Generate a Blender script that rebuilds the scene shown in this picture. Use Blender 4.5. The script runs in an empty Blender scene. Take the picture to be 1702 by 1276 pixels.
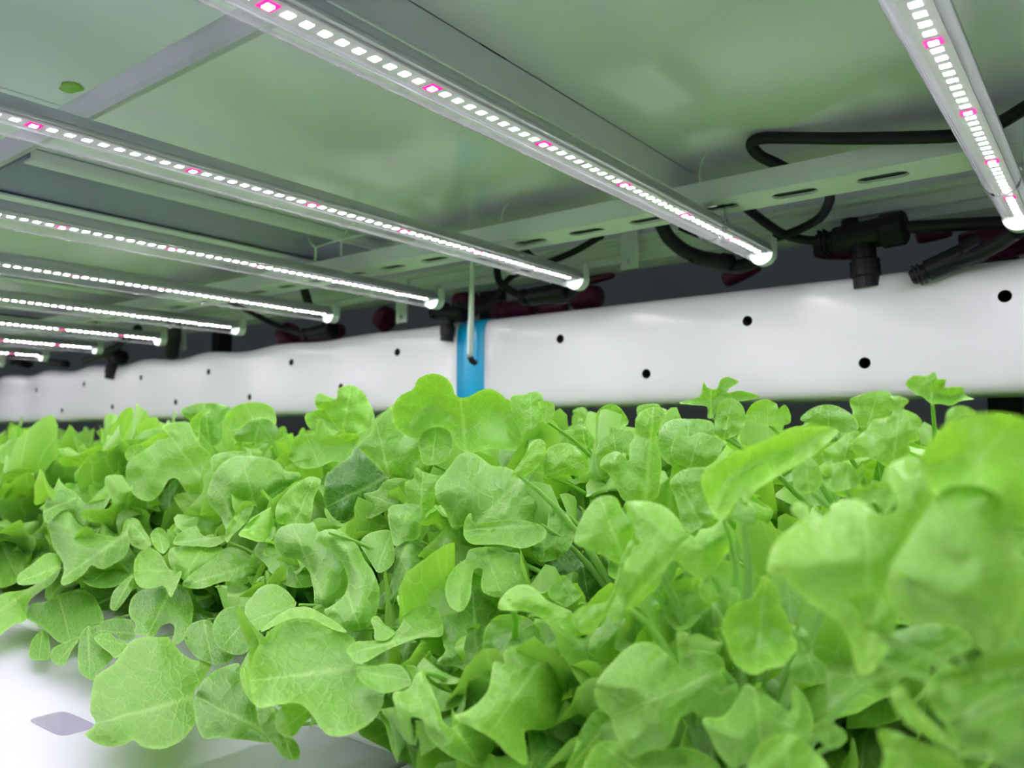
import bpy, bmesh, math, random
from mathutils import Vector, Matrix, noise, geometry
import numpy as np

S = bpy.context.scene
COL = S.collection
PI = math.pi
# ------------------------------------------------------------------ camera, world, exposure
FPX = 1329.0
YAW = math.radians(37.5); PITCH = math.atan(89 / FPX)
RGT = Vector((math.cos(YAW), math.sin(YAW), 0))
FH = Vector((-math.sin(YAW), math.cos(YAW), 0))
FWD = FH * math.cos(PITCH) + Vector((0, 0, 1)) * math.sin(PITCH)
UPV = -FH * math.sin(PITCH) + Vector((0, 0, 1)) * math.cos(PITCH)
cd = bpy.data.cameras.new('camera'); cam = bpy.data.objects.new('camera', cd); COL.objects.link(cam)
cam.matrix_world = Matrix(((RGT.x, UPV.x, -FWD.x, 0), (RGT.y, UPV.y, -FWD.y, 0), (RGT.z, UPV.z, -FWD.z, 0), (0, 0, 0, 1)))
cd.sensor_width = 36; cd.lens = 36 * FPX / 1702; cd.clip_start = 0.01; cd.clip_end = 60
cd.dof.use_dof = True; cd.dof.focus_distance = 0.52; cd.dof.aperture_fstop = 9.5
S.camera = cam
w = bpy.data.worlds.new('world'); S.world = w; w.use_nodes = True
w.node_tree.nodes['Background'].inputs[0].default_value = (0.78, 0.86, 0.95, 1)
w.node_tree.nodes['Background'].inputs[1].default_value = 0.08
S.view_settings.view_transform = 'Standard'; S.view_settings.look = 'None'
S.view_settings.gamma = 1; S.view_settings.exposure = 0.20; S.view_settings.use_curve_mapping = False
LED_STRENGTH = 188.0

def ray(u, v):                       # direction through a pixel with forward depth 1
    return RGT * ((u - 851) / FPX) + UPV * ((638 - v) / FPX) + FWD
def at_y(u, v, y):
    d = ray(u, v); return d * (y / d.y)
def at_z(u, v, z):
    d = ray(u, v); return d * (z / d.z)

# ------------------------------------------------------------------ materials
def mat(name, col, rough=0.5, metal=0.0, spec=0.5, vary=0.0, vscale=8.0, bump=0.0, bscale=40.0, coat=0.0):
    m = bpy.data.materials.new(name); m.use_nodes = True
    nt = m.node_tree; b = nt.nodes['Principled BSDF']
    b.inputs['Base Color'].default_value = (*col, 1); b.inputs['Roughness'].default_value = rough
    b.inputs['Metallic'].default_value = metal; b.inputs['Specular IOR Level'].default_value = spec
    if coat: b.inputs['Coat Weight'].default_value = coat; b.inputs['Coat Roughness'].default_value = 0.12
    tc = nt.nodes.new('ShaderNodeTexCoord')
    if vary:
        n = nt.nodes.new('ShaderNodeTexNoise'); n.inputs['Scale'].default_value = vscale; n.inputs['Detail'].default_value = 5
        nt.links.new(tc.outputs['Object'], n.inputs['Vector'])
        mx = nt.nodes.new('ShaderNodeMix'); mx.data_type = 'RGBA'
        mx.inputs[6].default_value = (*[c * (1 - vary) for c in col], 1); mx.inputs[7].default_value = (*[min(1, c * (1 + vary)) for c in col], 1)
        nt.links.new(n.outputs['Fac'], mx.inputs[0]); nt.links.new(mx.outputs[2], b.inputs['Base Color'])
    if bump:
        n = nt.nodes.new('ShaderNodeTexNoise'); n.inputs['Scale'].default_value = bscale; n.inputs['Detail'].default_value = 3
        nt.links.new(tc.outputs['Object'], n.inputs['Vector'])
        bp = nt.nodes.new('ShaderNodeBump'); bp.inputs['Strength'].default_value = bump; bp.inputs['Distance'].default_value = 0.002
        nt.links.new(n.outputs['Fac'], bp.inputs['Height']); nt.links.new(bp.outputs[0], b.inputs['Normal'])
    return m
def emis(name, col, s):
    m = bpy.data.materials.new(name); m.use_nodes = True; nt = m.node_tree; nt.nodes.clear()
    e = nt.nodes.new('ShaderNodeEmission'); e.inputs[0].default_value = (*col, 1); e.inputs[1].default_value = s
    o = nt.nodes.new('ShaderNodeOutputMaterial'); nt.links.new(e.outputs[0], o.inputs[0]); return m

M = dict(
 deck=mat('deck_sheet', (.86, .86, .94), .13, 0, .6, .06, 5, .35, 6),
 deck2=mat('near_sheet', (.80, .85, .92), .35, 0, .5, .05, 9, .1, 30),
 paint=mat('white_painted_steel', (.86, .87, .95), .38, 0, .5, .04, 12),
 fascia=mat('back_beam_paint', (.86, .87, .94), .45, 0, .4, .05, 9),
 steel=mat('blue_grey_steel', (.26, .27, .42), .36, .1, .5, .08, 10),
 grey=mat('anodised_housing', (.55, .55, .62), .36, .3, .5, .03, 60),
 white=mat('white_film', (.81, .77, .87), .30, 0, .5, .01, 6, .08, 5, coat=.12),
 hole_shade=mat('hole_shade_black', (.01, .01, .012), .9),
 blue=mat('blue_sleeve', (.0, .33, .66), .3, 0, .5, .04, 10),
 tray=mat('white_tray', (.58, .56, .66), .45, 0, .4, .02, 8, .1, 20),
 raft=mat('white_raft', (.80, .84, .84), .5, 0, .4, .03, 12, .15, 120),
 pcb=mat('white_circuit_board', (.48, .48, .50), .6, 0, .2),
 capm=mat('cap_plastic', (.70, .78, .74), .4),
 black=mat('black_rubber', (.004, .004, .008), .5, 0, .3, .2, 30),
 magenta=mat('dark_magenta_plastic', (.13, .008, .05), .3, 0, .5, .3, 14),
 wall=mat('grey_wall', (.52, .56, .58), .8, 0, .2, .08, 3),
 floor=mat('grey_floor', (.16, .17, .17), .6, 0, .3, .08, 3),
 slot_shade=mat('slot_shade_grey', (.13, .15, .17), .6),
 rod=mat('clear_rod_metal', (.80, .84, .90), .2, 0),
 tie=mat('cable_tie_nylon', (.62, .74, .66), .4),
 led=emis('led_white', (.99, .96, 1.0), LED_STRENGTH),
 led_far=emis('led_white_rows', (.99, .96, 1.0), LED_STRENGTH),
 ledpk=emis('led_pink_ring', (1.0, .015, .30), 1.5),
 post=mat('black_post', (.01, .01, .012), .6),
)
# clear cover: mostly see-through plastic that scatters a little
m = bpy.data.materials.new('clear_cover'); m.use_nodes = True; nt = m.node_tree; nt.nodes.clear()
tr = nt.nodes.new('ShaderNodeBsdfTransparent'); tl = nt.nodes.new('ShaderNodeBsdfTranslucent'); gl = nt.nodes.new('ShaderNodeBsdfGlossy'); gl.inputs['Roughness'].default_value = .12
fr = nt.nodes.new('ShaderNodeFresnel'); fr.inputs[0].default_value = 1.14
m1 = nt.nodes.new('ShaderNodeMixShader'); m1.inputs[0].default_value = .006; m2 = nt.nodes.new('ShaderNodeMixShader')
o = nt.nodes.new('ShaderNodeOutputMaterial')
nt.links.new(tr.outputs[0], m1.inputs[1]); nt.links.new(tl.outputs[0], m1.inputs[2]); nt.links.new(fr.outputs[0], m2.inputs[0])
nt.links.new(m1.outputs[0], m2.inputs[1]); nt.links.new(gl.outputs[0], m2.inputs[2]); nt.links.new(m2.outputs[0], o.inputs[0])
M['cover'] = m

def leaf_material():
    m = bpy.data.materials.new('lettuce_leaf'); m.use_nodes = True; nt = m.node_tree; N = nt.nodes; Lk = nt.links.new
    for n in list(N): N.remove(n)
    def nd(t, **k):
        n = N.new(t)
        for a, b in k.items(): setattr(n, a, b)
        return n
    def mth(op, a, b=None, c=None):
        n = nd('ShaderNodeMath', operation=op)
        for i, x in enumerate((a, b, c)):
            if x is None: continue
            if isinstance(x, (int, float)): n.inputs[i].default_value = x
            else: Lk(x, n.inputs[i])
        return n.outputs[0]
    def mixc(f, a, b):
        n = nd('ShaderNodeMix', data_type='RGBA')
        for i, x in ((0, f), (6, a), (7, b)):
            if isinstance(x, tuple): n.inputs[i].default_value = (*x, 1)
            elif isinstance(x, (int, float)): n.inputs[i].default_value = x
            else: Lk(x, n.inputs[i])
        return n.outputs[2]
    uv = nd('ShaderNodeUVMap', uv_map='leaf'); oi = nd('ShaderNodeObjectInfo')
    off = nd('ShaderNodeCombineXYZ'); Lk(mth('MULTIPLY', oi.outputs['Random'], 37.0), off.inputs[2])
    va = nd('ShaderNodeVectorMath', operation='ADD'); Lk(uv.outputs[0], va.inputs[0]); Lk(off.outputs[0], va.inputs[1])
    nz = nd('ShaderNodeTexNoise'); nz.inputs['Scale'].default_value = 5; nz.inputs['Detail'].default_value = 3; Lk(va.outputs[0], nz.inputs['Vector'])
    sep = nd('ShaderNodeSeparateXYZ'); Lk(uv.outputs[0], sep.inputs[0])
    dn = mth('SUBTRACT', nz.outputs['Fac'], .5)
    a = sep.outputs[0]; b = mth('ADD', sep.outputs[1], mth('MULTIPLY', dn, .05))
    ab = mth('ABSOLUTE', b)
    wid = mth('MULTIPLY_ADD', a, -.028, .036)
    wid = mth('MAXIMUM', wid, .006)
    mid = mth('POWER', 2.718, mth('MULTIPLY', mth('POWER', mth('DIVIDE', ab, wid), 2.0), -1.0))
    q = mth('ADD', mth('MULTIPLY', mth('SUBTRACT', a, mth('MULTIPLY', ab, .85)), 5.0), mth('MULTIPLY', dn, 1.4))
    q = mth('ADD', q, mth('MULTIPLY', mth('GREATER_THAN', b, 0), .45))
    fq = mth('ABSOLUTE', mth('SUBTRACT', mth('FRACT', q), .5))
    side = mth('POWER', 2.718, mth('MULTIPLY', mth('POWER', mth('DIVIDE', fq, .040), 2.0), -1.0))
    side = mth('MULTIPLY', side, mth('SUBTRACT', 1.0, mth('MINIMUM', mth('MULTIPLY', ab, 1.3), .8)))
    vd = nd('ShaderNodeVectorMath', operation='ADD'); Lk(va.outputs[0], vd.inputs[0])
    sc = nd('ShaderNodeVectorMath', operation='SCALE'); Lk(nz.outputs['Color'], sc.inputs[0]); sc.inputs['Scale'].default_value = .16; Lk(sc.outputs[0], vd.inputs[1])
    vo = nd('ShaderNodeTexVoronoi', feature='DISTANCE_TO_EDGE'); vo.inputs['Scale'].default_value = 8.5; Lk(vd.outputs[0], vo.inputs['Vector'])
    net = mth('POWER', 2.718, mth('MULTIPLY', mth('POWER', mth('DIVIDE', vo.outputs['Distance'], .035), 2.0), -1.0))
    vein = mth('MINIMUM', mth('ADD', mth('ADD', mth('MULTIPLY', mid, .75), mth('MULTIPLY', side, .45)), mth('MULTIPLY', net, .34)), 1.0)
    # colour: blue-green to yellow-green along the object's own tint
    tint = nd('ShaderNodeSeparateColor'); Lk(oi.outputs['Color'], tint.inputs[0])
    base = mixc(tint.outputs[0], (.028, .150, .034), (.300, .620, .060))
    n2 = nd('ShaderNodeTexNoise'); n2.inputs['Scale'].default_value = 2.2; n2.inputs['Detail'].default_value = 4; Lk(va.outputs[0], n2.inputs['Vector'])
    base = mixc(mth('MULTIPLY', n2.outputs['Fac'], .35), base, (.20, .50, .07))
    rim = nd('ShaderNodeAttribute', attribute_name='rim')
    base = mixc(mth('MULTIPLY', rim.outputs['Fac'], .42), base, (.42, .74, .15))
    colr = mixc(mth('MULTIPLY', vein, .55), base, (.46, .74, .24))
    h = mth('ADD', mth('MULTIPLY', vein, -.8), mth('MULTIPLY', n2.outputs['Fac'], 1.5))
    n3 = nd('ShaderNodeTexNoise'); n3.inputs['Scale'].default_value = 30; n3.inputs['Detail'].default_value = 2; Lk(va.outputs[0], n3.inputs['Vector'])
    h = mth('ADD', h, mth('MULTIPLY', n3.outputs['Fac'], .5))
    h = mth('ADD', h, mth('MULTIPLY', mth('MINIMUM', vo.outputs['Distance'], .25), 1.6))
    bp = nd('ShaderNodeBump'); bp.inputs['Strength'].default_value = .33; bp.inputs['Distance'].default_value = .0012; Lk(h, bp.inputs['Height'])
    pr = nd('ShaderNodeBsdfPrincipled'); pr.inputs['Roughness'].default_value = .38; pr.inputs['Specular IOR Level'].default_value = .6
    Lk(colr, pr.inputs['Base Color']); Lk(bp.outputs[0], pr.inputs['Normal'])
    tl = nd('ShaderNodeBsdfTranslucent')
    tcol = nd('ShaderNodeMix', data_type='RGBA', blend_type='MULTIPLY'); tcol.inputs[0].default_value = 1.0
    Lk(colr, tcol.inputs[6]); tcol.inputs[7].default_value = (1.30, 1.30, .55, 1)
    Lk(tcol.outputs[2], tl.inputs[0]); Lk(bp.outputs[0], tl.inputs[1])
    mx = nd('ShaderNodeMixShader'); mx.inputs[0].default_value = .38
    Lk(pr.outputs[0], mx.inputs[1]); Lk(tl.outputs[0], mx.inputs[2])
    o = nd('ShaderNodeOutputMaterial'); Lk(mx.outputs[0], o.inputs[0])
    return m
M['leaf'] = leaf_material()

# ------------------------------------------------------------------ helpers
def link(name, me, parent=None):
    o = bpy.data.objects.new(name, me); COL.objects.link(o)
    if parent is not None: o.parent = parent
    return o
def fin(bm, name, mats, parent=None, smooth=False, loc=None):
    me = bpy.data.meshes.new(name)
    bmesh.ops.recalc_face_normals(bm, faces=bm.faces)
    bm.to_mesh(me); bm.free()
    for mm in (mats if isinstance(mats, (list, tuple)) else [mats]): me.materials.append(mm)
    if smooth: me.shade_smooth() if hasattr(me, 'shade_smooth') else [setattr(p, 'use_smooth', True) for p in me.polygons]
    o = link(name, me, parent)
    if loc is not None: o.location = loc
    return o
def box(bm, x0, x1, y0, y1, z0, z1, bev=0.0, mi=0):
    r = bmesh.ops.create_cube(bm, size=1)
    vs = r['verts']
    for v in vs:
        v.co = Vector(((x0 + x1) / 2 + v.co.x * (x1 - x0), (y0 + y1) / 2 + v.co.y * (y1 - y0), (z0 + z1) / 2 + v.co.z * (z1 - z0)))
    fs = {f for v in vs for f in v.link_faces}
    for f in fs: f.material_index = mi
    if bev: bmesh.ops.bevel(bm, geom=list({e for v in vs for e in v.link_edges}), offset=bev, segments=2, affect='EDGES', profile=.6)
def obox(name, mt, x0, x1, y0, y1, z0, z1, bev=0, parent=None):
    bm = bmesh.new(); box(bm, x0, x1, y0, y1, z0, z1, bev); return fin(bm, name, mt, parent)
def frames(pts):
    T = []
    for i in range(len(pts)):
        t = pts[min(i + 1, len(pts) - 1)] - pts[max(i - 1, 0)]; T.append(t.normalized())
    u = T[0].orthogonal().normalized(); out = []
    for t in T:
        u = (u - t * u.dot(t)); u = u.normalized() if u.length > 1e-6 else t.orthogonal().normalized()
        out.append((u, t.cross(u)))
    return out
def smooth_path(p, n=8):
    p = [Vector(q) for q in p]; out = []
    for i in range(len(p) - 1):
        a, b, c, d = p[max(i - 1, 0)], p[i], p[i + 1], p[min(i + 2, len(p) - 1)]
        for k in range(n):
            t = k / n
            out.append(.5 * ((2 * b) + (c - a) * t + (2 * a - 5 * b + 4 * c - d) * t * t + (3 * b - a - 3 * c + d) * t ** 3))
    out.append(p[-1]); return out
def tube(bm, pts, rad, seg=10, cap=True, flat=1.0):
    fr = frames(pts); rings = []
    for i, (p, (u, v)) in enumerate(zip(pts, fr)):
        r = rad[i] if isinstance(rad, (list, tuple)) else rad
        rings.append([bm.verts.new(p + u * (math.cos(2 * PI * k / seg) * r) + v * (math.sin(2 * PI * k / seg) * r * flat)) for k in range(seg)])
    for a, b in zip(rings, rings[1:]):
        for k in range(seg): bm.faces.new((a[k], a[(k + 1) % seg], b[(k + 1) % seg], b[k]))
    if cap: bm.faces.new(rings[0][::-1]); bm.faces.new(rings[-1])
    return rings
def otube(name, mt, pts, rad, seg=10, parent=None, n=8, flat=1.0):
    bm = bmesh.new(); tube(bm, smooth_path(pts, n), rad, seg, True, flat); return fin(bm, name, mt, parent, True)
def empty(name, loc=(0, 0, 0)):
    o = bpy.data.objects.new(name, None); COL.objects.link(o); o.location = loc; o.empty_display_size = .02; return o
def tag(o, label=None, cat=None, group=None, kind=None):
    if label: o['label'] = label
    if cat: o['category'] = cat
    if group: o['group'] = group
    if kind: o['kind'] = kind
    return o
def boolean(o, cutter):
    md = o.modifiers.new('cut', 'BOOLEAN'); md.object = cutter; md.operation = 'DIFFERENCE'; md.solver = 'EXACT'
    bpy.context.view_layer.update()
    dg = bpy.context.evaluated_depsgraph_get()
    me = bpy.data.meshes.new_from_object(o.evaluated_get(dg))
    o.modifiers.clear(); o.data = me
    bpy.data.objects.remove(cutter, do_unlink=True)

# ------------------------------------------------------------------ setting
tag(obox('floor', M['floor'], -9, 3, -2, 3.2, -1.15, -1.1), kind='structure')
tag(obox('wall_back', M['wall'], -9, 3, 1.9, 2.0, -1.1, 1.6), kind='structure')
tag(obox('wall_left', M['wall'], -9.1, -9, -2, 2.0, -1.1, 1.6), kind='structure')
tag(obox('trim_1', M['wall'], -9, 3, 1.875, 1.9, .02, .07), kind='structure')

# rack posts behind the duct
for i, (x, lab) in enumerate(((-.125, 'black upright post behind the right end of the white air duct'), (-1.0, 'black upright post behind the duct just left of the blue sleeve'), (-1.95, 'black upright post behind the far left stretch of the duct'))):
    bm = bmesh.new(); box(bm, x - .02, x + .02, 1.22, 1.26, -1.1, .9, .003)
    box(bm, x - .026, x + .026, 1.214, 1.266, -.3, -.27, .002)
    tag(fin(bm, 'rack_post', M['post']), lab, 'post', 'black rack posts behind the duct')

# ------------------------------------------------------------------ overhead deck
dk = empty('upper_deck', (-1.5, .5, .27)); tag(dk, 'glossy pale green underside of the shelf above, over the lights', 'shelf')
def deckpart(name, mt, x0, x1, y0, y1, z0, z1, bev=0):
    o = obox(name, mt, x0 + 1.5, x1 + 1.5, y0 - .5, y1 - .5, z0 - .27, z1 - .27, bev, dk); return o
bx = [-.385, -.97, -1.46, -1.93, -2.40, -2.87]
edges = [.9, -.342]
xs = [(.9, -.341), (-.385, -.80), (-.97, -1.29), (-1.46, -1.76), (-1.93, -2.23), (-2.40, -2.70), (-2.87, -3.6)]
for a, b in xs: deckpart('sheet_panel', M['deck'], b, a, .300, .86, .270, .276)
for a, b in ((.9, -.66), (-.662, -2.0), (-2.002, -3.6)):
    o = deckpart('front_sheet', M['deck2'], b, a, -.6, .2735, .2625, .268, .0008); o['label'] = 'paler sheet nearer the camera'

# round-nosed cross channel between the near sheet and the deck
bm = bmesh.new(); prof = [(.274, .285), (.274, .279), (.279, .274), (.286, .2705), (.293, .266), (.298, .2635), (.303, .2635), (.306, .267), (.306, .285)]
ring = []
for x in (-3.6, .9): ring.append([bm.verts.new((x + 1.35, y - .29, z - .27)) for y, z in prof])
for k in range(len(prof)): bm.faces.new((ring[0][k], ring[0][(k + 1) % len(prof)], ring[1][(k + 1) % len(prof)], ring[1][k]))
bm.faces.new(ring[0]); bm.faces.new(ring[1][::-1])
tag(fin(bm, 'cross_channel', M['grey'], None, False, (-1.35, .29, .27)), 'grey rounded channel crossing above the lights at upper left', 'channel')

# beams parallel to the light tubes
def beam(xr, xl, z0, label, lip=.014, y0=.306, y1=.80):
    t = empty('deck_beam', ((xr + xl) / 2, y0, z0)); tag(t, label, 'beam', 'deck beams parallel to the light tubes')
    X = (xr + xl) / 2
    def q(name, mt, a, b, c, d, bev=.0012): return obox(name, mt, a - X, b - X, 0, y1 - y0, c - z0, d - z0, bev, t)
    q('side_web', M['paint'], xr - .003, xr, z0, .2695); q('lip', M['paint'], xr - lip, xr - .003, z0, z0 + .003)
    q('side_web', M['paint'], xl, xl + .003, z0, .2695); q('lip', M['paint'], xl + .003, xl + lip * 1.6, z0, z0 + .003)
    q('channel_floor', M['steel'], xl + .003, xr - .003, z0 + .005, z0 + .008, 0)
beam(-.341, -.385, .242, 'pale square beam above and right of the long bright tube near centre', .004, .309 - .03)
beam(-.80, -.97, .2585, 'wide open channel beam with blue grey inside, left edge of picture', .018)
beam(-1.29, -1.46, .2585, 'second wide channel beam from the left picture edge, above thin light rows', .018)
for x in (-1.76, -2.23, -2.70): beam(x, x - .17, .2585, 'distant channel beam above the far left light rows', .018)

# slotted rail that carries the tubes
rl = empty('slotted_rail', (-1.5, .73, .222)); tag(rl, 'long pale green slotted angle rail carrying the light tubes', 'rail')
bm = bmesh.new(); box(bm, -2.4, 2.4, -.031, -.028, 0, .0198, .0008); fin(bm, 'web', M['paint'], rl)
sl = bmesh.new(); x = -.121
fl = bmesh.new(); box(fl, -2.4, 2.4, -.028, .021, 0, .0025)
flo = fin(fl, 'slotted_flange', M['paint'], rl)
for k in range(40):
    cx = -.157 - .0745 * k + 1.5
    r = []
    for z in (-.01, .01):
        ringv = []
        for j in range(16):
            a = 2 * PI * j / 16
            ringv.append(sl.verts.new((cx + (.0115 if math.cos(a) > 0 else -.0115) + .0095 * math.cos(a), -.004 + .0095 * math.sin(a), z)))
        r.append(ringv)
    for j in range(16): sl.faces.new((r[0][j], r[0][(j + 1) % 16], r[1][(j + 1) % 16], r[1][j]))
    sl.faces.new(r[0][::-1]); sl.faces.new(r[1])
o = obox('slot_shade_strip', M['slot_shade'], -2.4, 2.4, -.027, .020, .0045, .0055, 0, rl); o['label'] = 'added dark strip for the shade seen through the slots'  # strip added above the flange, its dark colour is the shade inside the rail
cut = fin(sl, 'cutter', M['steel']); cut.parent = rl
bpy.context.view_layer.update(); boolean(flo, cut)

# back beam with stepped ridges
bb = empty('back_beam', (-1.5, .95, .238)); tag(bb, 'pale green ridged steel beam behind the slotted rail', 'beam')
for (y0, y1, z0, z1, nm) in ((.93, 1.00, .262, .335, 'upper_face'), (.942, 1.0, .249, .262, 'ridge'), (.950, 1.0, .238, .249, 'ridge'), (.93, .955, .2665, .2685, 'groove_lip')):
    if nm == 'groove_lip': y0 = .926
    obox(nm, M['fascia'], -2.4, 2.4, y0 - .95, y1 - .95, z0 - .238, z1 - .238, .001, bb)
def strap(x, y, z1, z0, label, w=.026):
    bm = bmesh.new(); box(bm, -w / 2, w / 2, -.0015, .0015, z0 - z1, 0, .0008)
    o = fin(bm, 'hanging_strap', M['paint'], None, False, (x, y, z1))
    cb = bmesh.new(); bmesh.ops.create_cone(cb, cap_ends=True, segments=14, radius1=.0032, radius2=.0032, depth=.02, matrix=Matrix.Translation((x, y, z0 + .010)) @ Matrix.Rotation(PI / 2, 4, 'X'))
    boolean(o, fin(cb, 'cutter', M['hole_shade']))
    tag(o, label, 'strap', 'steel straps hanging from the back beam')
p = at_y(1045, 410, .92)
strap(p.x, .922, .300, at_y(1045, 446, .92).z, 'pale steel strap with a hole, hanging between the two longest tubes')
for u, y, lab in ((668, .935, 'pale strap behind the end of the third long tube from the right'), (305, .935, 'pale strap above the duct far left of the blue sleeve')):
    p = at_y(u, 500, y); strap(p.x, y, .29, .19, lab)

# ------------------------------------------------------------------ LED tubes
TX = [.17, -.070, -.310, -.552, -.802, -1.035, -1.296, -1.570, -1.840, -2.121, -2.385, -2.65]
POFF = [.217, .222, .217, .212, .225, .230, .225, .22, .215, .23, .22, .21]
TLAB = ['light tube outside the right edge of the picture', 'clear light tube at the upper right corner of the picture',
 'long bright light tube running from the top left to the centre right', 'second long light tube, ending above the blue sleeve',
 'third light tube from the right, ending left of the blue sleeve', 'fourth light tube from the right, crossing the left part of picture',
 'fifth light tube from the right, in the stack of thin rows at left', 'sixth light tube from the right, among thin rows at left',
 'seventh light tube from the right, short row near left edge', 'eighth light tube from the right, tiny row at the left edge',
 'ninth light tube from the right, only its tip at the left edge', 'farthest light tube, beyond the left edge']
Y0, Y1, PITCHL = -.34, .858, .01113
def halfshell(bm, r0, r1, a0, a1, y0, y1, seg=14):
    rows = []
    for y in (y0, y1):
        rows.append([[bm.verts.new((r * math.cos(a0 + (a1 - a0) * k / seg), y, r * math.sin(a0 + (a1 - a0) * k / seg))) for k in range(seg + 1)] for r in (r0, r1)])
    (i0, o0), (i1, o1) = rows
    for k in range(seg):
        bm.faces.new((o0[k], o0[k + 1], o1[k + 1], o1[k])); bm.faces.new((i0[k + 1], i0[k], i1[k], i1[k + 1]))
        bm.faces.new((i0[k], i0[k + 1], o0[k + 1], o0[k])); bm.faces.new((i1[k + 1], i1[k], o1[k], o1[k + 1]))
    for k in (0, seg): bm.faces.new((i0[k], o0[k], o1[k], i1[k]))
mesh_cache = {}
bm = bmesh.new(); halfshell(bm, .0112, .0130, 0, PI, Y0, Y1); box(bm, -.0112, .0112, Y0, Y1, .0005, .0025)
for s in (-1, 1): box(bm, s * .0128 - .0006, s * .0128 + .0006, Y0, Y1, -.0012, .0018)
me_h = fin(bm, 'housing', M['grey'], None, True); MH = me_h.data; bpy.data.objects.remove(me_h)
for p_ in MH.polygons: p_.use_smooth = len(p_.vertices) == 4 and abs(p_.normal.z) < .999
bm = bmesh.new(); box(bm, -.0072, .0072, Y0 + .004, Y1 - .004, -.0012, .0002)
o_ = fin(bm, 'circuit_strip', M['pcb']); MP = o_.data; bpy.data.objects.remove(o_)
bm = bmesh.new(); seg = 16
for y in (Y0, Y1): pass
rows = [[bm.verts.new((.0128 * math.cos(PI + PI * k / seg), y, .0128 * math.sin(PI + PI * k / seg))) for k in range(seg + 1)] for y in (Y0, Y1)]
for k in range(seg): bm.faces.new((rows[0][k], rows[0][k + 1], rows[1][k + 1], rows[1][k]))
o_ = fin(bm, 'clear_cover', M['cover'], None, True); MC = o_.data; bpy.data.objects.remove(o_)
bm = bmesh.new()
bmesh.ops.create_cone(bm, cap_ends=True, segments=24, radius1=.0137, radius2=.0137, depth=.014, matrix=Matrix.Rotation(PI / 2, 4, 'X'))
box(bm, -.0137, .0137, -.007, .007, -.003, .016, .001); box(bm, -.008, .008, .006, .010, -.006, .022, .001)
o_ = fin(bm, 'end_cap', M['capm']); ME = o_.data; bpy.data.objects.remove(o_)
bm = bmesh.new(); halfshell(bm, .0132, .0150, -PI * 1.12, PI * .12, -.005, .005, 20); box(bm, -.004, .004, -.005, .005, .0130, .0215)
for s in (-1, 1): box(bm, s * .0155 - .0012, s * .0155 + .0012, -.005, .005, .004, .0215)
o_ = fin(bm, 'clip', M['cover']); MCL = o_.data; bpy.data.objects.remove(o_)
bm = bmesh.new(); box(bm, -.0026, .0026, -.0024, .0024, -.00130, -.0012)
o_ = fin(bm, 'led', M['led']); ML = o_.data; bpy.data.objects.remove(o_)
bm = bmesh.new(); box(bm, -.0044, .0044, -.0042, .0042, -.0017, -.0012, 0, 0); box(bm, -.0022, .0022, -.0020, .0020, -.0022, -.0016, 0, 1)
o_ = fin(bm, 'led', [M['ledpk'], M['led']]); MLP = o_.data; bpy.data.objects.remove(o_)
TZ = .2025
for i, (x, po) in enumerate(zip(TX, POFF)):
    t = empty('light_tube', (x, 0, TZ)); tag(t, TLAB[i], 'light', 'light tubes hung in a row')
    for nm, me in (('housing', MH), ('circuit_strip', MP), ('clear_cover', MC)): link(nm, me, t)
    a = link('end_cap', ME, t); a.location = (0, Y1, 0); a = link('end_cap', ME, t); a.location = (0, Y0, 0); a.rotation_euler.z = PI
    a = link('clip', MCL, t); a.location = (0, .722, 0)
    ys = []
    for j in range(-60, 60):
        y = po + j * PITCHL
        if Y0 + .012 < y < Y1 - .012: ys.append((y, j % 10 == 0))
    if 1 <= i <= 6:
        for y, pk in ys:
            o = link('led', MLP if pk else ML, t); o.location = (0, y, 0)
            if pk: o['label'] = 'pink diode among the white ones'
    else:
        for pk_ in (0, 1):
            bm = bmesh.new()
            for y, pk in ys:
                if pk == bool(pk_):
                    if pk: box(bm, -.0045, .0045, y - .004, y + .004, -.0020, -.0012)
                    else: box(bm, -.0026, .0026, y - .0024, y + .0024, -.00130, -.0012)
            o = fin(bm, 'led_row', M['ledpk'] if pk_ else M['led_far'], t); o['kind'] = 'stuff'
            if pk_: o['label'] = 'pink diodes'

# ------------------------------------------------------------------ tray and rafts
bm = bmesh.new(); box(bm, -3.2, .6, -.04, .3325, -.2000, -.180, .0015)
for v in bm.verts:
    if v.co.x > 0: v.co.x -= .9265
tr_ = fin(bm, 'tray_cover', M['tray'])
cb = bmesh.new(); c = Vector((-.541, .2385, -.180))
ring = []
for k, (z, s) in enumerate(((.004, 1.09), (-.0008, 1.0), (-.015, .88), (-.018, .80))):
    rr = []
    for j in range(32):
        a = 2 * PI * j / 32; n = 5.0
        ex = .0245 * s; ey = .0115 * s if k < 2 else .0115 * s
        cx_ = math.copysign(abs(math.cos(a)) ** (2 / n), math.cos(a)); sy = math.copysign(abs(math.sin(a)) ** (2 / n), math.sin(a))
        rr.append(cb.verts.new(c + Vector((ex * cx_, ey * sy, z))))
    ring.append(rr)
for a_, b_ in zip(ring, ring[1:]):
    for j in range(32): cb.faces.new((a_[j], a_[(j + 1) % 32], b_[(j + 1) % 32], b_[j]))
cb.faces.new(ring[0]); cb.faces.new(ring[-1][::-1])
boolean(tr_, fin(cb, 'cutter', M['tray']))
tag(tr_, 'smooth white tray cover with a small sunken handhold at lower left', 'tray')
tag(obox('tray_cover', M['tray'], -.3235, .6, -.04, .157, -.2, -.18, .0015), 'white tray cover below the lettuces at lower right corner', 'tray')
k = 0
rl_ = ['rightmost growing raft under the nearest lettuces', 'growing raft left of the joint under the front centre lettuces', 'growing raft under the left front lettuces', 'growing raft under lettuces near the left picture edge', 'growing raft under the far left lettuces', 'farthest growing raft at the end of the lettuce bed']
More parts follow.
